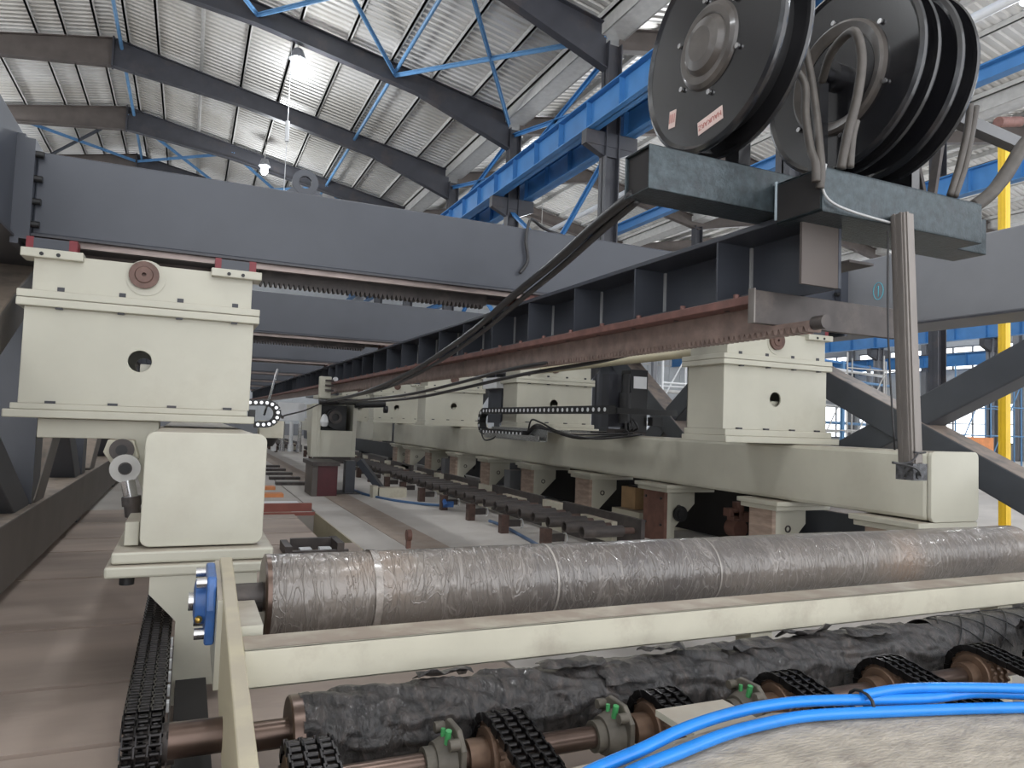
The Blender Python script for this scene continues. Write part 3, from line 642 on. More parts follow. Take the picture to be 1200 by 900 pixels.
part(MB().tube([(2.45,1.92,-.098),(2.52,1.92,-.105),(2.57,1.91,-.12),(2.6,1.915,-.145)],.004,6),'wire_tail',CABLE,t)
part(MB().tube([(2.505,1.99,.82),(2.51,1.99,.4),(2.545,1.985,-.05)],.004,6,4).tube([(2.575,1.925,-.055),(2.605,1.922,-.058),(2.64,1.925,-.055)],.004,6,2),'wire',CABLE,t)
part(MB().tube([(2.17,1.995,1.03),(2.155,1.99,.99),(2.15,1.99,.93),(2.19,1.985,.885),(2.3,1.98,.862),(2.5,1.98,.85)],.005,6),'wire',mat('grey_wire',(.4,.4,.4),.4),t)
part(MB().box(2.44,2.49,2.28,2.34,1.08,1.62),'reel_stand',BLACK,t); part(MB().box(1.97,2.03,2.25,2.33,1.08,1.5),'reel_stand',BLACK,t); part(MB().box(2.92,2.97,2.2,2.3,1.03,1.6),'reel_stand',BLACK,t)
part(MB().bar((3.0,2.32,1.62),(4.2,2.32,1.52),.06,.06),'rear_arm',BLACK,t)
part(MB().bar((3.2,2.32,1.08),(3.3,2.32,1.55),.04,.02).bar((3.16,2.3,1.05),(2.98,2.3,1.6),.035,.02),'stay',STEEL_D,t)

def reel(x,w,y,z,R,label,dome,sticker=False):
    t=thing('hose_reel',label,'hose reel',(x+w/2,y,z-R),'black hose reels')
    def disc(xx,dirn):
        m=MB().lathe([(0,0),(R*.93,0),(R*.965,-.012*1),(R,-.004),(R+.004,.006),(R,.016),(R*.95,.012),(0,.012)],(xx,y,z),(dirn,0,0),72); return m
    part(disc(x,1),'side_disc',BLACK,t); part(disc(x+w,-1),'side_disc',BLACK,t)
    part(MB().lathe([(R*.80,0),(R*.80,w-.02)],(x+.012,y,z),(1,0,0),48),'wound_hose',BLACKM,t)
    if dome:
        part(MB().lathe([(0,.052),(R*.16,.05),(R*.24,.04),(R*.275,.022),(R*.285,.018),(R*.30,.022),(R*.36,.022),(R*.40,.012),(R*.415,0)],(x,y,z),(-1,0,0),56),'hub_cover',HUBM,t)
    else:
        part(MB().lathe([(R*.60,.0),(R*.59,.02),(R*.56,.028),(R*.47,.012),(R*.45,.003)],(x,y,z),(-1,0,0),64),'hub_rim',HUBM,t)
        part(MB().lathe([(R*.44,.001),(0,.001)],(x,y,z),(-1,0,0),40).lathe([(.06,0),(.06,.05),(.03,.05),(.03,.12),(0,.12)],(x,y,z),(-1,0,0),20),'hub_axle',BLACK,t)
    for k in range(6):
        a=math.radians(60*k+25); rb=R*(.47 if dome else .64); yy=y+rb*math.cos(a); zz=z+rb*math.sin(a)
        part(MB().cyl((x-.004,yy,zz),(x-.014,yy,zz),.011,8),'bolt',ZIP,t)
    return t
RA=reel(1.84,.13,2.29,1.55,.42,'black hose reel at the left with smooth domed hub and pale stickers',True)
RB=reel(2.55,.09,2.28,1.575,.415,'black hose reel with open hub and bent hoses at its centre',False)
RC=reel(2.765,.105,2.28,1.575,.42,'rearmost black hose reel behind the open-hub reel',False)
def sticker(y,z,w,h,rot,txt,xf):
    # label on the face of reel A: local u runs towards -y (to the right in view), faces -x
    m=MB(); c=V((xf,y,z)); u=V((0,-math.cos(rot),math.sin(rot))); v=V((0,math.sin(rot),math.cos(rot)))
    m.obox(c,u*w/2,v*h/2,V((.001,0,0))); part(m,'sticker',STICK,RA,label='pale pink sticker with faded red lettering')
    cu=bpy.data.curves.new('lettering','FONT'); cu.body=txt; cu.size=h*.55; cu.align_x='CENTER'; cu.align_y='CENTER'; cu.extrude=.0003
    tmp=bpy.data.objects.new('tmp',cu); COL.objects.link(tmp); dg=bpy.context.evaluated_depsgraph_get(); me=bpy.data.meshes.new_from_object(tmp.evaluated_get(dg)); bpy.data.objects.remove(tmp)
    me.materials.clear(); me.materials.append(INK); o=bpy.data.objects.new('lettering',me); COL.objects.link(o); o.parent=RA
    # the sticker is upside down in the photograph: turn the text by half a turn
    uu=-u; vv=-v; n=uu.cross(vv)
    M=Matrix(((uu.x,vv.x,n.x,0),(uu.y,vv.y,n.y,0),(uu.z,vv.z,n.z,0),(0,0,0,1)))
    o.matrix_local=Matrix.Translation(c+V((-.0022,0,H))-WL[RA.name])@M
sticker(2.27,1.235,.15,.055,.12,'HAUKARZ',1.838)
sticker(2.52,1.335,.045,.075,-.1,'||||',1.838)

def hose(pts,r,m,label,name='hose',cat='hose',group=None): solo(MB().tube(pts,r,10),name,m,label,cat,group)
hose([(2.225,2.2,1.78),(2.245,2.18,1.6),(2.252,2.15,1.45),(2.21,2.08,1.25),(2.16,2.02,1.12),(2.135,1.985,1.0),(2.135,1.99,.93)],.016,HOSEG,'grey dusty hose dropping behind the left reel, right one of the pair')
hose([(2.16,2.22,1.52),(2.185,2.19,1.50),(2.185,2.12,1.40),(2.15,2.08,1.25),(2.125,2.03,1.1),(2.105,1.985,1.02),(2.11,1.985,.95)],.016,HOSEG,'grey dusty hose dropping behind the left reel, left one of the pair')
hose([(2.43,2.26,1.53),(2.36,2.15,1.585),(2.32,2.03,1.60),(2.30,1.97,1.56),(2.303,1.95,1.45),(2.285,1.955,1.3),(2.262,1.98,1.15),(2.255,2.0,1.03)],.018,HOSEG,'grey hose bent over in front of the open hub')
hose([(2.285,1.985,1.035),(2.29,1.98,1.15),(2.305,1.975,1.22)],.015,HOSEG,'short grey hose stub beside the bent hub hose')
hose([(3.02,2.0,1.45),(3.0,2.0,1.33),(2.95,2.0,1.17),(2.89,2.0,1.03)],.014,HOSEG,'grey hose falling from the rearmost reel, left one')
hose([(3.06,2.0,1.45),(3.03,2.0,1.33),(2.985,2.0,1.17),(2.92,2.0,1.03)],.014,HOSEG,'grey hose falling from the rearmost reel, right one')
hose([(3.6,2.0,1.45),(3.42,2.0,1.37),(3.29,2.0,1.22),(3.2,2.02,1.1),(3.12,2.05,1.03)],.03,HOSEG,'thick grey hose leaving the right end of the tube frame')
hose([(3.65,2.05,1.43),(3.47,2.05,1.34),(3.33,2.05,1.18),(3.18,2.08,1.04)],.022,HOSEG,'second grey hose just right of the thick one at the frame end')
hose([(1.56,2.384,.921),(1.6,2.724,.893),(1.66,3.241,.828),(1.72,3.898,.751),(1.8,4.647,.66),(1.86,5.543,.561),(1.92,6.721,.45),(1.96,8.252,.351),(2.0,10.0,.285),(2.05,11.9,.26)],.022,CABLE,'long black hose sagging from the tube end to the far working head','long_hose')
hose([(1.59,2.40,.905),(1.63,2.724,.87),(1.69,3.241,.80),(1.75,3.898,.715),(1.83,4.647,.625),(1.89,5.543,.525),(1.95,6.721,.42),(1.99,8.252,.33),(2.05,11.9,.25)],.016,CABLE,'thinner black hose running just under the long sagging hose','long_hose')
hose([(2.4,3.4,.5),(2.33,4.0,.45),(2.2,4.94,.41),(2.15,5.91,.342),(2.1,7.316,.267),(2.1,9.28,.245),(2.2,11.9,.25)],.014,CABLE,'black cable curving under the gear rack, upper one','cable','cable')
hose([(2.45,3.4,.48),(2.4,4.0,.42),(2.28,4.94,.37),(2.2,5.91,.30),(2.15,7.316,.23),(2.15,9.28,.22),(2.25,11.9,.23)],.014,CABLE,'black cable curving under the gear rack, lower one','cable','cable')

# ================================================================== FRONT CONVEYOR END
t=thing('conveyor_end_frame','cream sloping side bar with its cross channel in the foreground','frame',(.15,2,FL))
def zb(y): return -.505+(y-2.722)*.172
part(MB().prism([(2.74,zb(2.74)),(.5,zb(.5)),(.5,zb(.5)-.3),(2.74,zb(2.74)-.3)],'yz',.13,.17),'side_bar',CREAM_Y,t,.004)
part(MB().prism([(2.40,-.84),(2.74,-.82),(2.74,zb(2.74)-.01),(2.40,zb(2.4)-.01)],'yz',.115,.13),'bearing_plate',CREAM,t)
part(MB().box(.17,4.6,2.05,2.058,-.726,-.62).box(.17,4.6,2.05,2.175,-.628,-.62).box(.17,4.6,2.05,2.175,-.726,-.718),'cross_channel',CREAM_D,t,.003)
part(MB().box(.17,.23,2.2,2.5,-.70,-.60),'corner_angle',CREAM,t)
for x in (1.9,3.3): part(B(x,x+.1,2.06,2.14,FL,-.726),'leg',CREAM_D,t)
t=thing('flange_bearing','blue flanged bearing bolted to the outside of the cream side bar','bearing',(.09,2.6,-.74))
part(MB().prism([(2.50,-.735),(2.70,-.73),(2.72,-.62),(2.70,-.51),(2.50,-.52),(2.48,-.62)],'yz',.085,.114),'flange',BLUEB,t,.008)
part(MB().lathe([(.075,0),(.07,.03),(.045,.035),(.045,.02),(0,.02)],(.085,2.6,-.615),(-1,0,0),28),'housing',BLUEB,t)
part(MB().cyl((.035,2.6,-.615),(.085,2.6,-.615),.03,16),'shaft_end',ZIP,t)
for yq,zq in ((2.52,-.70),(2.68,-.70),(2.68,-.54),(2.52,-.54)): part(MB().cyl((.055,yq,zq),(.085,yq,zq),.018,6),'bolt',ZIP,t)
part(MB().lathe([(0,0),(.010,.004),(.012,.012),(.006,.02),(0,.022)],(.07,2.54,-.66),(-.3,-1,.2),10),'grease_nipple',BRASS,t)

def skin_pipe(x0,x1,y,z,R,amp,nx,n=64,seed=0,torn=False):
    m=MB(); vs=[]; fs=[]
    for i in range(nx+1):
        x=x0+(x1-x0)*i/nx
        for k in range(n):
            a=2*math.pi*k/n; p=V((x*3+seed,math.cos(a)*1.3,math.sin(a)*1.3))
            d=noise.noise(p)*amp+noise.noise(p*3.1)*amp*.5+noise.noise(V((x*14+a*2,math.cos(a)*3,math.sin(a)*3+seed)))*amp*.5
            if torn:
                q=noise.noise(V((x*7+math.cos(a)*2,seed+math.sin(a)*3,2+x*2)));
                if q>.12: d+=amp*1.3*min(1,(q-.12)*9)
                d+=amp*.5*noise.noise(V((x*30+math.cos(a)*4,math.sin(a)*6,seed)))
            r=R+d
            vs.append((x,y+r*math.cos(a),z+r*math.sin(a)))
    for i in range(nx):
        fs+=[(i*n+k,i*n+(k+1)%n,(i+1)*n+(k+1)%n,(i+1)*n+k) for k in range(n)]
    m.add(vs,fs,True); return m
t=thing('wrapped_pipe','large pipe wrapped in crinkled clear film on the cream frame','pipe',(2.3,2.6,-.755))
part(skin_pipe(.275,4.28,2.6,-.615,.139,.0022,500,48),'film_wrap',FILM,t)
part(MB().lathe([(.05,0),(.128,0),(.142,.006),(.142,.02)],(.262,2.6,-.615),(1,0,0),40),'end_disc',SHAFT,t)
part(MB().cyl((.13,2.6,-.615),(.265,2.6,-.615),.048,24),'stub_shaft',STEEL_D,t)
part(skin_pipe(.62,.645,2.6,-.615,.1425,.005,6,64,4),'tape_band',mat('clear_tape',(.30,.265,.235),.25,var=.35,scale=30,coat=.5,bump=.2),t)
for x_ in (1.32,2.1,2.95): part(skin_pipe(x_,x_+.008,2.6,-.615,.1412,.001,2,48,x_),'film_seam',mat('film_edge',(.34,.31,.28),.3,coat=.5),t)
t=thing('torn_wrapped_pipe','dark pipe in torn black wrapping behind the chain sprockets','pipe',(1.3,1.93,-.94))
part(skin_pipe(.30,2.66,1.93,-.825,.105,.010,520,80,9,True),'torn_wrap',TORN,t)
part(MB().lathe([(0,0),(.108,0),(.112,.004),(.112,.03)],(.275,1.93,-.825),(1,0,0),40),'end_disc',SHAFT,t)
for k,(fx,fa,fl) in enumerate(((.62,70,.16),(.98,95,.2),(1.36,80,.14),(1.62,100,.24),(1.95,75,.2),(2.2,105,.22),(1.15,130,.18))):
    m=MB(); vs=[]; nu=9
    for i in range(nu+1):
        for j in range(4):
            a=math.radians(fa-18+j*11+8*noise.noise(V((fx*9,i*.9,j)))); x=fx+fl*i/nu+.02*noise.noise(V((j*2.,i*.7,fx)))
            rr=.117+(.012+.012*j/3)*(.6+noise.noise(V((x*25,j*1.3,fx*5))))
            vs.append((x,1.93+rr*math.cos(a),-.825+rr*math.sin(a)))
    m.add(vs,[(i*4+j,i*4+j+1,i*4+j+5,i*4+j+4) for i in range(nu) for j in range(3)],True)
    o=part(m,'torn_flap',TORN,t); sd=o.modifiers.new('thick','SOLIDIFY'); sd.thickness=.002
part(MB().cyl((.17,1.93,-.80),(.28,1.93,-.80),.035,20),'stub_shaft',SHAFT,t)
part(MB().lathe([(.105,0),(.09,.02),(0,.025)],(2.655,1.93,-.825),(1,0,0),36),'end_face',RUST,t)
t=thing('far_wrapped_pipe','black diamond-patterned pipe at the right edge beyond the torn one','pipe',(3.3,2.0,-.95))
part(skin_pipe(2.72,4.3,1.99,-.835,.11,.003,120,48,3),'wrap',TORN,t)
dm=MB()
for s in (1,-1):
    for k in range(14):
        pts=[]
        for i in range(13):
            a=math.radians(20+i*13); x=2.5+k*.14+s*(i-6)*.03
            if 2.74<x<4.25: pts.append((x,1.99+.1145*math.cos(a),-.835+.1145*math.sin(a)))
        if len(pts)>3: dm.tube(pts,.0025,5,1)
part(dm,'net_cord',BLACKM,t,stuff=True)
solo(skin_pipe(2.95,3.5,1.72,-.74,.055,.02,60,24,11,True),'torn_cloth_roll',TORN,'ragged strip of torn wrap lying at the right behind the last sprocket','cloth')

# chains and sprockets
def chain_mesh(x0,strands,pts,pitch,sw=.034):
    # walk a closed or open YZ polyline; place plates and rollers
    m=MB(); P=[V((0,a,b)) for a,b in pts]; dist=[0]
    for a,b in zip(P,P[1:]): dist.append(dist[-1]+(b-a).length)
    def at(s):
        for i in range(len(dist)-1):
            if s<=dist[i+1]: 
                f=(s-dist[i])/max(1e-9,dist[i+1]-dist[i]); return P[i].lerp(P[i+1],f)
        return P[-1]
    n=int(dist[-1]/pitch)
    for i in range(n):
        a=at(i*pitch); b=at((i+1)*pitch); d=(b-a).normalized(); u=V((1,0,0)).cross(d)
        c=(a+b)/2; off=.004 if i%2 else 0
        for s in range(strands+1):
            x=x0+s*sw; m.obox(c+V((x+(off if s<strands else -off),0,0)),(.0022,0,0),d*pitch*.62,u*.0105)
        for s in range(strands):
            x=x0+s*sw; p=a+V((x+.005,0,0)); q=a+V((x+sw-.005,0,0))
            m.lathe([(0,0),(.0075,0),(.0075,(q-p).length),(0,(q-p).length)],p,(1,0,0),6)
    return m
def loop(yc,zc,R,yn,zn,n=14):
    # from the near lower run, round the far sprocket, back along the top to the near end
    d=V((yn-yc,zn-zc)); ang=math.atan2(d.y,d.x); pts=[]
    a0=ang-math.pi/2; a1=a0-math.pi
    top=[]
    for i in range(n+1):
        a=ang+math.pi/2+0-(-1)*math.pi*i/n*1
        pts.append((yc+R*math.cos(a),zc+R*math.sin(a)))
    A=pts[0]; Bp=pts[-1]
    L=d
    return [(A[0]+L.x,A[1]+L.y)]+pts+[(Bp[0]+L.x,Bp[1]+L.y)]
def sprocket(m,x0,x1,y,z,R,teeth=18):
    pr=[]
    for i in range(teeth*4):
        a=2*math.pi*i/(teeth*4); r=R if i%4 in(0,1) else R*.9
        pr.append((y+r*math.cos(a),z+r*math.sin(a)))
    return m.prism(pr,'yz',x0,x1)
SY,SZ=1.70,-.825
ts=thing('drive_shaft','brown lengthwise-chain drive shaft lying across the foreground','shaft',(1.6,SY,SZ-.03))
part(MB().cyl((.2,SY,SZ),(3.2,SY,SZ),.028,24),'shaft',SHAFT,ts)
SX=[.24,.72,1.20,1.66,2.11,2.57,3.03]
sl=['beside the cream side bar','second from the left','third from the left','behind the blue hoses, fourth','with its brown disc showing, fifth','sixth, near the torn pipe end','at the right edge']
for k,x in enumerate(SX):
    t=thing('chain_drive','black triple-strand chain over a brown sprocket, '+sl[k],'chain drive',(x+.05,SY,SZ-.11),'chain drives across the front')
    m=MB()
    for s in range(3): sprocket(m,x+.010+s*.034,x+.022+s*.034,SY,SZ,.082)
    part(m,'sprocket',SPROCK,t)
    part(MB().lathe([(0,0),(.064,0),(.067,.004),(.067,.10),(0,.10)],(x,SY,SZ),(1,0,0),40),'sprocket_body',SPROCK,t)
    part(MB().lathe([(.042,0),(.042,.05)],(x-.05,SY,SZ),(1,0,0),24).lathe([(.0,0),(.042,0)],(x-.05,SY,SZ),(1,0,0),24),'hub',SPROCK,t)
    part(chain_mesh(x,3,loop(SY,SZ,.088,.5,SZ-.22),.0254),'chain',CHAIN,t,stuff=True)
    part(MB().box(x+.03,x+.075,.5,SY-.12,SZ-.32,SZ-.06-.0),'guide_strip',CREAM,t) if False else None
    if k<4 and k>0 or k==0:
        part(MB().prism([(.6,SZ-.32),(1.72,SZ-.10),(1.72,SZ-.3),(.6,SZ-.5)],'yz',x+.125,x+.14),'guide_plate',CREAM,t)
    if k>=3: part(MB().prism([(.7,SZ-.10),(1.6,SZ+.03),(1.6,SZ-.2),(.7,SZ-.33)],'yz',x+.135,x+.15),'guide_plate',CREAM,t,.004)
for k,x in enumerate((.60,1.07,1.53)):
    t=thing('pillow_bearing','dusty green-brown flange bearing on the drive shaft, %s from the left'%['first','second','third'][k],'bearing',(x,SY,SZ-.09),'flange bearings on the drive shaft')
    part(MB().prism([(SY-.075,SZ-.06),(SY-.03,SZ-.085),(SY+.045,SZ-.085),(SY+.075,SZ-.05),(SY+.075,SZ+.06),(SY+.04,SZ+.085),(SY-.035,SZ+.085),(SY-.075,SZ+.05)],'yz',x+.03,x+.045),'flange',HOUS,t,.004)
    part(MB().lathe([(.03,-.005),(.048,-.005),(.058,.02),(.062,.04)],(x-.01,SY,SZ),(1,0,0),28).lathe([(.0285,-.03),(.04,-.03),(.04,.0)],(x-.01,SY,SZ),(1,0,0),24),'housing',HOUS,t)
    for a,b in ((-.055,-.055),(.055,-.055),(.055,.06),(-.055,.06)): part(MB().cyl((x+.005,SY+a,SZ+b),(x+.03,SY+a,SZ+b),.014,6),'bolt',HOUS,t)
    part(MB().cyl((x+.012,SY-.02,SZ+.045),(x+.012,SY-.03,SZ+.085),.008,8).cyl((x+.012,SY+.01,SZ+.05),(x+.012,SY+.01,SZ+.075),.006,8),'grease_nipple',GREENM,t)
    part(MB().prism([(.55,SZ-.22),(1.76,SZ+.015),(1.76,SZ-.25),(.55,SZ-.5)],'yz',x+.046,x+.058),'mounting_plate',CREAM,t,.003)
# left vertical-looking chain set
t=thing('left_chain_drive','black triple-strand chain with toothed sprockets left of the cream bracket','chain drive',(-.08,3,FL))
m=MB()
for s in range(3): sprocket(m,-.115+s*.036,-.103+s*.036,2.45,-1.0,.085,14)
part(m,'sprocket',CHAIN,t)
m=MB()
for s in range(3): sprocket(m,-.115+s*.036,-.103+s*.036,4.1,-.98,.085,14)
part(m,'sprocket',CHAIN,t)
part(MB().lathe([(0,0),(.06,0),(.06,.14),(0,.14)],(-.12,2.45,-1.0),(1,0,0),24),'hub',STEEL_D,t)
part(MB().cyl((0,2.45,-1.0),(.13,2.45,-1.0),.035,20).cyl((0,2.45,-1.0),(.02,2.45,-1.0),.055,20),'drive_axle',SHAFT,t)
ch=loop(4.1,-.98,.088,2.45,-1.0); part(chain_mesh(-.125,3,ch,.0254,.036),'chain',CHAIN,t,stuff=True)
nl=loop(2.45,-1.0,.088,4.1,-.98); part(chain_mesh(-.125,3,nl[1:-1],.0254,.036),'chain',CHAIN,t,stuff=True)
part(MB().box(-.005,.0,2.4,3.28,-1.06,-.95),'guard_strip',STEEL_D,t)
for k in range(6): part(MB().box(-.012,-.004,2.55+k*.14,2.58+k*.14,-.945,-.915),'tag_plate',WHITEM,t)
t=thing('lower_chain_drive','oily chain and roller inside the square opening at bottom left','chain drive',(.08,2.0,FL))
part(chain_mesh(.045,2,loop(1.95,-.98,.06,1.2,-1.02),.0254,.036),'chain',CHAIN,t,stuff=True)
part(MB().cyl((.0,2.12,-.86),(.13,2.12,-.86),.045,20),'roller',SHAFT,t)
part(MB().lathe([(0,0),(.05,0),(.05,.07),(0,.07)],(.045,1.95,-.98),(1,0,0),20),'sprocket',SPROCK,t)

# deck plate and blue hoses
dk=MB().add([(.60,1.19,-.632),(.846,1.217,-.632),(1.24,1.275,-.632),(1.575,1.20,-.632),(2.0,1.06,-.632),(2.6,.9,-.632),(2.6,.15,-.632),(.45,.15,-.632)]+[(.60,1.19,-.647),(.846,1.217,-.647),(1.24,1.275,-.647),(1.575,1.20,-.647),(2.0,1.06,-.647),(2.6,.9,-.647),(2.6,.15,-.647),(.45,.15,-.647)],
  [(0,1,2,3,4,5,6,7),(15,14,13,12,11,10,9,8)]+[(i,8+i,8+(i+1)%8,(i+1)%8) for i in range(8)])
solo(dk,'deck_plate',mat('dirty_deck_plate',(.44,.385,.31),.6,var=.22,scale=12,stain=(.17,.13,.105),stain_amt=.9,bump=.5,stretch=(1,2.2,1),bscale=60),'dirt-streaked pale deck plate in the lower right foreground','plate')
solo(B(1.05,1.25,1.30,1.45,-.68,-.665),'cream_cover',CREAM,'small cream cover plate peeking out under the blue hoses','plate')
hose([(.50,1.02,-.615),(.60,1.09,-.617),(.682,1.136,-.613),(.813,1.168,-.606),(.939,1.205,-.600),(1.073,1.235,-.600),(1.2,1.245,-.60),(1.34,1.233,-.602),(1.589,1.165,-.603),(1.737,1.143,-.60),(1.862,1.101,-.603),(2.1,1.03,-.61)],.0125,HOSEB,'bright blue plastic hose on the deck plate, upper one of three','blue_hose','hose','blue hoses')
hose([(.55,.99,-.617),(.66,1.07,-.619),(.76,1.12,-.618),(.90,1.155,-.616),(1.031,1.186,-.615),(1.15,1.20,-.615),(1.292,1.200,-.616),(1.55,1.145,-.618),(1.8,1.075,-.617),(2.1,.98,-.618)],.0125,HOSEB,'bright blue plastic hose on the deck plate, lowest one of three','blue_hose','hose','blue hoses')
hose([(1.44,1.20,-.59),(1.55,1.185,-.583),(1.7,1.14,-.582),(1.9,1.07,-.585),(2.1,.99,-.59)],.0115,HOSEB,'short-looking blue hose riding on the other two at the right','blue_hose','hose','blue hoses')
solo(MB().tube([(1.44,1.205+.034*math.cos(a),-.608+.026*math.sin(a)) for a in [i*math.pi/6 for i in range(12)]],.004,6,1,True),'cable_tie',BLACKM,'black tie binding the blue hoses together','tie')

# ================================================================== MIDDLE: roller conveyor on the floor
def conveyor(y0,n,label,x0=3.24,pitch=.33,zc=-.94,R=.052,ln=.42):
    t=thing('roller_conveyor',label,'conveyor',(x0+.2,y0+pitch*n/2,FL),'floor roller conveyors')
    r=part(MB().pipe((x0,y0,zc),(x0+ln,y0,zc),R,.009,18),'roller',STEEL_D,t); copies(r,[(0,pitch*k,0) for k in range(1,n)])
    rr=part(MB().cyl((x0+ln,y0,zc),(x0+ln+.12,y0,zc),.03,12),'roller_neck',BROWNPOST,t); copies(rr,[(0,pitch*k,0) for k in range(1,n)])
    L=pitch*n
    k=0; y=y0-.1
    while y<y0+L-.5:
        part(B(x0+.56,x0+.60,y,min(y+1.5,y0+L),FL+.03,-.83),'frame_plate',STEEL_D if k%2==0 else CREAM_D,t)
        y+=1.5 if k%2==0 else .0
        if k%2==0:
            part(B(x0+.5,x0+.56,y-1.1,y-.5,-1.1,-.9),'motor_cover',CREAM_D,t)
        k+=1
        if k%2==1: part(B(x0+.56,x0+.62,y+.01,y+.5,FL+.03,-.86),'frame_block',CREAM_D,t); y+=.52; k+=1
    for q in range(int(L//1.0)+1):
        yy=y0+.62+q*1.02
        if yy>y0+L: break
        part(MB().box(x0-.06,x0+.03,yy,yy+.09,FL,-1.0),'post',BROWNPOST,t)
        part(MB().box(x0+.04,x0+.18,yy+.02,yy+.08,-1.13,-1.06),'post_bracket',STEEL_D,t)
        part(MB().tube([(x0+.2,yy+.05+.05*math.cos(a),-1.1+.05*math.sin(a)) for a in [i*math.pi/5 for i in range(10)]],.006,5,1,True),'white_ring',WHITEM,t)
    return t
conveyor(5.63,21,'nearest row of dark open-ended rollers along the brown frame plates')
conveyor(13.0,11,'second row of dark rollers farther down the floor')
conveyor(17.3,16,'third row of dark rollers close to the maroon post',pitch=.34)
t=conveyor(24,14,'farthest row of dark rollers near the back wall',x0=2.7,pitch=.5)
hose([(3.3,9.4,-1.15),(3.1,9.9,-1.18),(2.8,10.5,-1.185),(2.55,11.6,-1.18),(2.6,12.9,-1.15),(2.85,14.2,-1.08)],.02,mat('blue_cable',(.05,.12,.25),.4),'dark blue cable lying in an arc on the pale floor','floor_cable','cable')
hose([(3.2,6.4,-1.18),(3.3,7.0,-1.185),(3.35,7.6,-1.17),(3.3,7.9,-1.15)],.018,mat('blue_cable2',(.08,.14,.25),.4),'blue cable lying between the nearest roller posts','floor_cable','cable')
solo(MB().box(3.2,3.35,9.3,9.42,-1.16,-1.08).cyl((3.22,9.25,-1.13),(3.22,9.35,-1.05),.03,8),'blue_connector',BLUEB,'blue plug connector at the near end of the floor cable','connector')
solo(MB().box(2.86,2.98,14.1,14.3,-1.12,-1.0),'blue_connector',BLUEB,'blue plug connector at the far end of the floor cable','connector')
t=thing('grey_leg_stand','dark grey stand with one straight and one slanted leg behind the maroon post','stand',(2.5,11.8,FL))
part(B(2.32,2.47,11.5,11.7,FL,-.68),'leg',GREY,t); part(MB().bar((2.62,11.9,-.7),(2.98,11.7,-1.19),.16,.1),'leg',GREY,t); part(B(2.18,2.62,11.45,11.95,FL,FL+.02),'base_plate',STEEL_D,t); part(MB().bar((2.12,11.9,-.75),(2.05,11.7,-1.19),.03,.05),'leg',WHITEM,t)
solo(MB().box(2.72,3.15,10.9,11.1,FL,-1.05).box(2.62,2.70,10.9,11.1,FL,-1.02),'cream_box_section',CREAM_D,'low cream box section on the floor beside the slanted leg','box')
# pit machinery and floor bits
t=thing('pit_bracket','small dark steel frame beside the pit in the floor','bracket',(1.0,6.7,FL))
part(MB().box(.82,1.36,6.45,6.5,FL,FL+.04).box(.82,.88,6.45,6.85,FL,FL+.08).box(1.26,1.32,6.45,6.85,FL,FL+.1).box(.9,1.3,6.75,6.8,FL,FL+.1),'frame',STEEL_D,t)
part(MB().box(.95,1.05,6.5,6.6,FL,FL+.05).box(1.12,1.22,6.5,6.6,FL,FL+.05),'white_block',WHITEM,t)
solo(MB().cyl((1.93,6.62,-1.08),(1.97,6.62,-1.08),.055,16).box(1.93,1.97,6.6,6.64,FL,-1.1),'floor_disc',RUSTP,'small rusty disc standing on the floor edge behind the wrapped pipe','disc')
solo(MB().box(.7,1.5,9.45,9.52,FL,FL+.1).box(.7,1.5,9.2,9.24,FL-.02,FL+.02),'red_rail',mat('red_oxide',(.28,.09,.07),.6),'red-brown steel rail lying across at the far edge of the pit','rail')
solo(MB().box(.7,1.4,9.9,10.1,FL,FL+.06),'white_strip',WHITEM,'flat white strip on the floor beyond the pit','strip')
for k,(y,m_) in enumerate(((11.1,0),(12.2,0),(14.2,0))):
    solo(MB().box(.75,1.35,y,y+.25,FL,FL+.05),'orange_plank',ORANGE,'orange plank on the floor right of the left beam, %s'%['nearest','middle','farthest'][k],'plank','orange planks')
for k in range(5): solo(MB().box(1.45,2.0,13.0+k*1.1,13.2+k*1.1,FL,FL+.05),'floor_bar',STEEL_D,'dark steel bar lying left of the maroon post, %s'%ordn[k],'bar','floor bars')
for x in (.95,1.2): solo(B(x,x+.06,15,30,FL,FL+.03),'floor_rail',RUSTP,'thin brown %s rail running to the back wall'%('left' if x<1 else 'right'),'rail')
# cardboard boxes, motors, fence under the right beam
for k,(x,y,w,h) in enumerate(((4.95,7.35,.30,.26),(5.3,7.2,.25,.24))):
    t=thing('cardboard_box','brown cardboard box under the right beam, %s one'%['left open','right closed'][k],'box',(x+w/2,y+w/2,-.98))
    part(B(x,x+w,y,y+w,-.98,-.98+h),'carton',WOODC,t,.004)
    if k==0: part(MB().box(x+.03,x+.26,y+.02,y+.2,-.72,-.70),'dark_rag',CABLE,t)
    else: part(MB().box(x-.001,x+w+.001,y+w/2-.02,y+w/2+.02,-.9,-.739),'tape',CREAM,t)
solo(B(4.85,5.65,7.1,7.7,-1.2,-.985),'box_stand',CREAM_D,'pale low block the cardboard boxes stand on','block')
for k,(x,y) in enumerate(((5.0,10.7),(5.0,13.9))):
    t=thing('gear_motor','grey gear motor between the right brackets, %s'%['near one','far one'][k],'motor',(x+.2,y,-1.0))
    part(MB().cyl((x,y,-.84),(x+.35,y-.05,-.84),.13,20),'motor_can',GREY_L,t); part(MB().box(x-.25,x,y-.12,y+.12,-1.2,-.75),'gearbox',GREY_L,t); part(MB().cyl((x+.35,y-.05,-.84),(x+.39,y-.055,-.84),.135,20),'fan_cover',GREY,t)
    part(MB().tube([(x-.1,y-.15,-1.1),(x-.05,y-.2,-.95),(x+.1,y-.16,-1.0),(x+.2,y-.15,-1.15)],.015,6),'lead',CABLE,t)
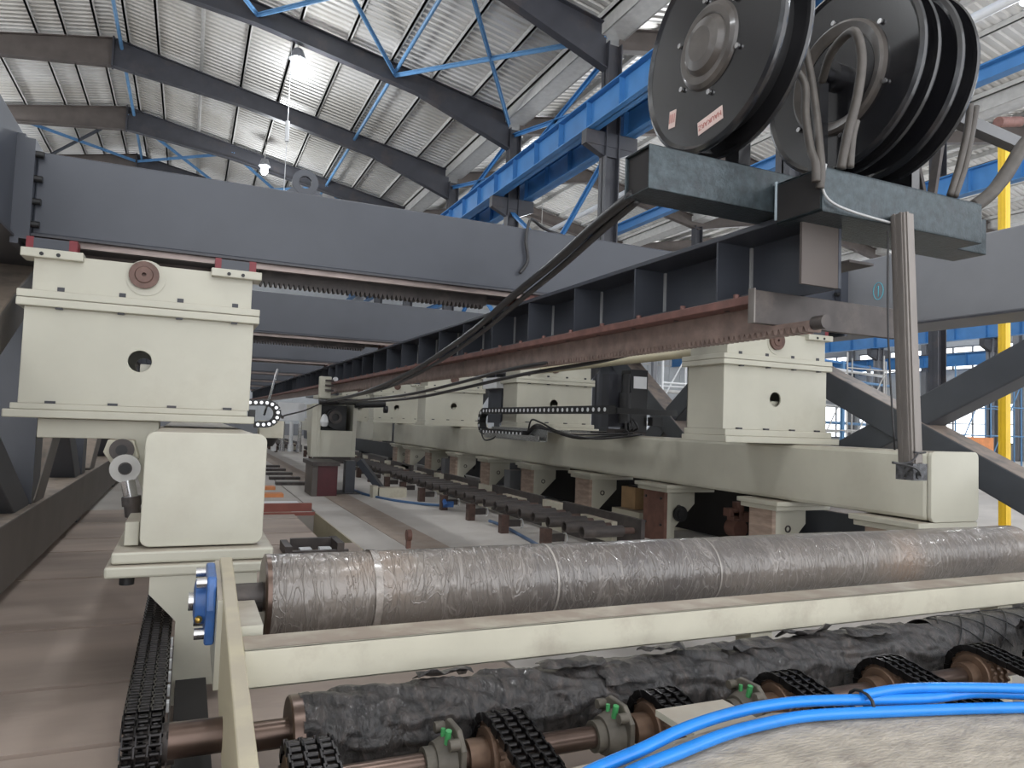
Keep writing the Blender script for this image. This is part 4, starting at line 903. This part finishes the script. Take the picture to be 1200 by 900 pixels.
t=thing('dark_back_panel','black sheet panel behind the right brackets','panel',(5.35,8,FL)); part(B(5.34,5.36,5.2,11,-1.15,-.62),'sheet',BLACKIN,t)
t=thing('rusty_valve','rusty brown valve assembly between the near brackets','valve',(5.25,5.9,-1.1))
part(MB().cyl((5.2,5.85,-1.2),(5.2,5.85,-.72),.06,12).box(5.1,5.32,5.8,5.9,-.92,-.82).cyl((5.15,5.75,-.98),(5.15,5.9,-.98),.09,14).box(5.05,5.2,5.8,5.9,-.86,-.78),'valve_body',RUSTP,t)
# yellow guard and wire fence
t=thing('wire_fence','pale wire mesh fence with yellow rail seen under the right beam','fence',(6.6,7,FL))
m=MB()
for k in range(60): m.cyl((6.6,4.6+k*.1,FL),(6.6,4.6+k*.1,-.55),.006,4)
for k in range(7): m.box(6.595,6.605,4.6,10.6,FL+.1*k,FL+.1*k+.008)
part(m,'mesh',WHITEM,t,stuff=True); part(B(6.57,6.63,4.6,10.6,FL+.0,FL+.06),'yellow_rail',YEL,t); part(B(6.57,6.63,5.95,6.01,FL,-.9),'yellow_rail',YEL,t)
t=thing('yellow_jib_post','tall yellow crane post at the right edge','post',(9.75,6.0,FL))
part(MB().cyl((9.75,6.0,FL),(9.75,6.0,4.1),.055,16).box(9.7,9.8,5.95,6.05,FL,4.1),'mast',YEL,t); part(B(9.5,10,5.75,6.25,FL,FL+.02),'base_plate',YEL,t); part(MB().cyl((9.55,5.95,4.2),(10.0,5.95,4.3),.07,12),'brown_hoist',RUST,t)

# drag chain, servo motor on the right beam
t=thing('cable_drag_chain','black cable drag chain looping along the top of the right beam','cable chain',(4.7,9.5,-.1))
def drag(pts,x0,w,hh,pitch,plane='y'):
    m=MB(); dm=MB(); P=[V(p) for p in pts]; dist=[0]
    for a,b in zip(P,P[1:]): dist.append(dist[-1]+(b-a).length)
    def at(s):
        for i in range(len(dist)-1):
            if s<=dist[i+1]: return P[i].lerp(P[i+1],(s-dist[i])/max(1e-9,dist[i+1]-dist[i]))
        return P[-1]
    n=int(dist[-1]/pitch)
    for i in range(n):
        a=at(i*pitch);b=at((i+1)*pitch);d=(b-a).normalized()
        sd=V((1,0,0)) if plane=='y' else V((0,1,0)); u=sd.cross(d)
        c=(a+b)/2
        m.obox(c,d*pitch*.5,u*hh/2,sd*w/2)
        dm.cyl(c-sd*(w/2+.004),c-sd*(w/2-.004),hh*.27,10)
    return m,dm
CXX=3.95
arc=[(CXX,9.75+.15*math.sin(a),.02+.15*math.cos(a)) for a in [i*math.pi/10 for i in range(11)]]
m,dm=drag([(CXX,6.32,.178)]+arc+[(CXX,8.25,-.13)],0,.1,.085,.115)
part(m,'chain_links',BLACKM,t,stuff=True); part(dm,'link_pins',WHITEM,t,stuff=True)
part(MB().box(4.0,4.75,6.3,6.36,.14,.20),'support_arm',BLACKM,t)
solo(MB().box(3.88,4.0,7.85,9.6,-.21,-.20).box(3.88,3.89,7.85,9.6,-.21,-.14).box(3.99,4.0,7.85,9.6,-.21,-.05).box(4.0,4.74,7.9,7.94,-.09,-.06).box(4.0,4.74,9.5,9.54,-.09,-.06),'perforated_tray',mat('mesh_tray',(.35,.35,.34),.4,.5,var=.5,scale=90),'grey perforated tray held beside the right beam below the drag chain','tray')
t=thing('servo_drive','tall black servo motor drive standing on the right beam','motor',(4.75,7.3,-.09))
part(MB().box(4.68,4.92,7.1,7.3,-.05,.68),'drive_housing',BLACKM,t,.005); part(MB().box(4.45,4.66,7.2,7.35,.0,.62),'back_plate',GREY_D,t)
part(MB().cyl((4.6,7.08,.05),(4.6,7.08,.40),.07,16).cyl((4.6,7.08,.4),(4.6,7.08,.62),.05,12),'motor_body',BLACKM,t); part(B(4.72,4.9,7.094,7.099,.46,.60),'name_plate',WHITEM,t)
part(B(4.93,5.07,7.0,7.1,.03,.13),'black_square',BLACKM,t); part(MB().box(4.5,4.92,7.12,7.3,-.09,-.02),'base',STEEL_D,t)
for q in range(4): part(MB().tube([(4.6+.03*q,7.05,.1),(4.55+.05*q,6.98,-.02),(4.62,7.1+.1*q,-.06),(4.68,7.9+.2*q,-.07)],.014,6),'lead',CABLE,t)
t=thing('cable_bundle','black cable bundle spilling out of the drag chain onto the beam','cables',(4.2,8,-.2))
for pts_,r_ in (([(3.95,8.3,-.12),(3.95,8.1,-.04),(3.97,7.8,-.05),(4.2,7.4,-.14),(4.6,7.0,-.07)],.02),([(3.95,8.3,-.10),(3.93,8.0,.0),(3.97,7.6,-.08),(4.3,7.2,-.14),(4.65,6.8,-.07)],.014),([(3.95,8.3,-.13),(3.92,8.15,.05),(3.94,7.9,.02),(4.1,7.5,-.1),(4.6,6.9,-.06)],.012),([(3.9,9.8,-.1),(3.88,9.6,-.24),(3.88,9.3,-.22),(3.9,9.1,-.14)],.012)): part(MB().tube(pts_,r_,6),'lead',CABLE,t)
t=thing('ribbed_duct','grey ribbed duct between the second and third right carriages','duct',(4.6,10.6,-.05))
for q in range(4): part(MB().box(4.25+.1*q,4.31+.1*q,9.9,10.4,.0,.52),'rib',GREY_L if q%2 else GREY,t)
part(B(4.15,4.62,9.85,10.4,.52,.68),'white_hood',WHITEM,t)
# small drag chain beside the left carriage
t=thing('small_drag_chain','small black drag chain loop at the right side of the left carriage','cable chain',(.46,5.0,-.06))
pts=[(.345,5.0,.075),(.46,5.0,.08)]+[(.47+.072*math.sin(a),5.0,.008+.072*math.cos(a)) for a in [i*math.pi/8 for i in range(9)]]+[(.37,5.0,-.065)]
m,dm=drag(pts,0,.1,.04,.035,'x'); part(m,'chain_links',BLACKM,t,stuff=True)
part(dm,'link_pins',ZIP,t,stuff=True); part(MB().box(.36,.40,4.96,5.04,-.06,.03),'end_bracket',BLACKM,t)
solo(MB().cyl((.46,5.02,.0),(.56,5.3,.32),.008,8),'thin_rod',ZIP,'thin shiny rod rising beside the small drag chain','rod')
t=thing('junction_box','small cream box with black cone below the small drag chain','box',(.53,5.4,-.22)); part(B(.46,.62,5.3,5.45,-.16,-.04),'box_body',CREAM_D,t); part(MB().cyl((.54,5.37,-.22),(.54,5.37,-.16),.02,12,.06),'cone',BLACKM,t)
hose([(.56,5.0,.0),(.75,6.5,-.02),(1.0,8.5,.0),(1.5,10.5,.08),(1.92,11.9,.2)],.01,CABLE,'thin black cable from the small drag chain to the working head','cable','cable')

# ================================================================== BACKGROUND RIGHT: machinery, pipe racks
t=thing('pipe_rack','blue and white pipe rack far behind the crossed diagonals','pipe rack',(18,22,FL))
for k,(z,m_) in enumerate(((2.6,BLUEL),(3.1,WHITEM),(3.5,BLUE),(1.4,GALV),(.6,BLUEL),(.2,GALV))): part(MB().cyl((12,20+.3*k,z),(33,26+.3*k,z),.07,8),'pipe',m_,t)
for k in range(8): part(MB().box(12+k*2.8,12.15+k*2.8,20.2+k*.85,20.35+k*.85,FL,3.6),'rack_post',GREY_L if k%2 else BLUEL,t)
def scaffold(x,y,label,m_):
    t=thing('scaffold',label,'scaffold',(x+1,y+1,FL),'background scaffolds')
    for dx in (0,2,4):
        for dy in (0,1.5): part(MB().cyl((x+dx,y+dy,FL),(x+dx,y+dy,3.2),.035,6),'upright',m_,t)
    for z in (.2,1.4,2.6):
        for dy in (0,1.5): part(MB().cyl((x,y+dy,z),(x+4,y+dy,z),.03,6),'rail',m_,t)
    for dy in (0,1.5): part(MB().cyl((x,y+dy,-.8),(x+2,y+dy,2.4),.025,6),'diagonal_tube',m_,t)
scaffold(30,19,'blue tube scaffold behind the right diagonals',BLUEL)
scaffold(23,20,'pale tube scaffold behind the cream carriage',GALV)
scaffold(13,18,'white tube scaffold seen past the servo drive',WHITEM)
solo(MB().box(24,27,17,17.5,-.6,.1).box(24,24.2,17,17.5,FL,-.6).box(26.8,27,17,17.5,FL,-.6),'orange_machine',ORANGE,'low orange machine in front of the far windows','machine')
solo(MB().box(15.0,15.4,8.1,8.8,FL,.1),'blue_machine',BLUE,'blue machine casing behind the yellow post','machine')
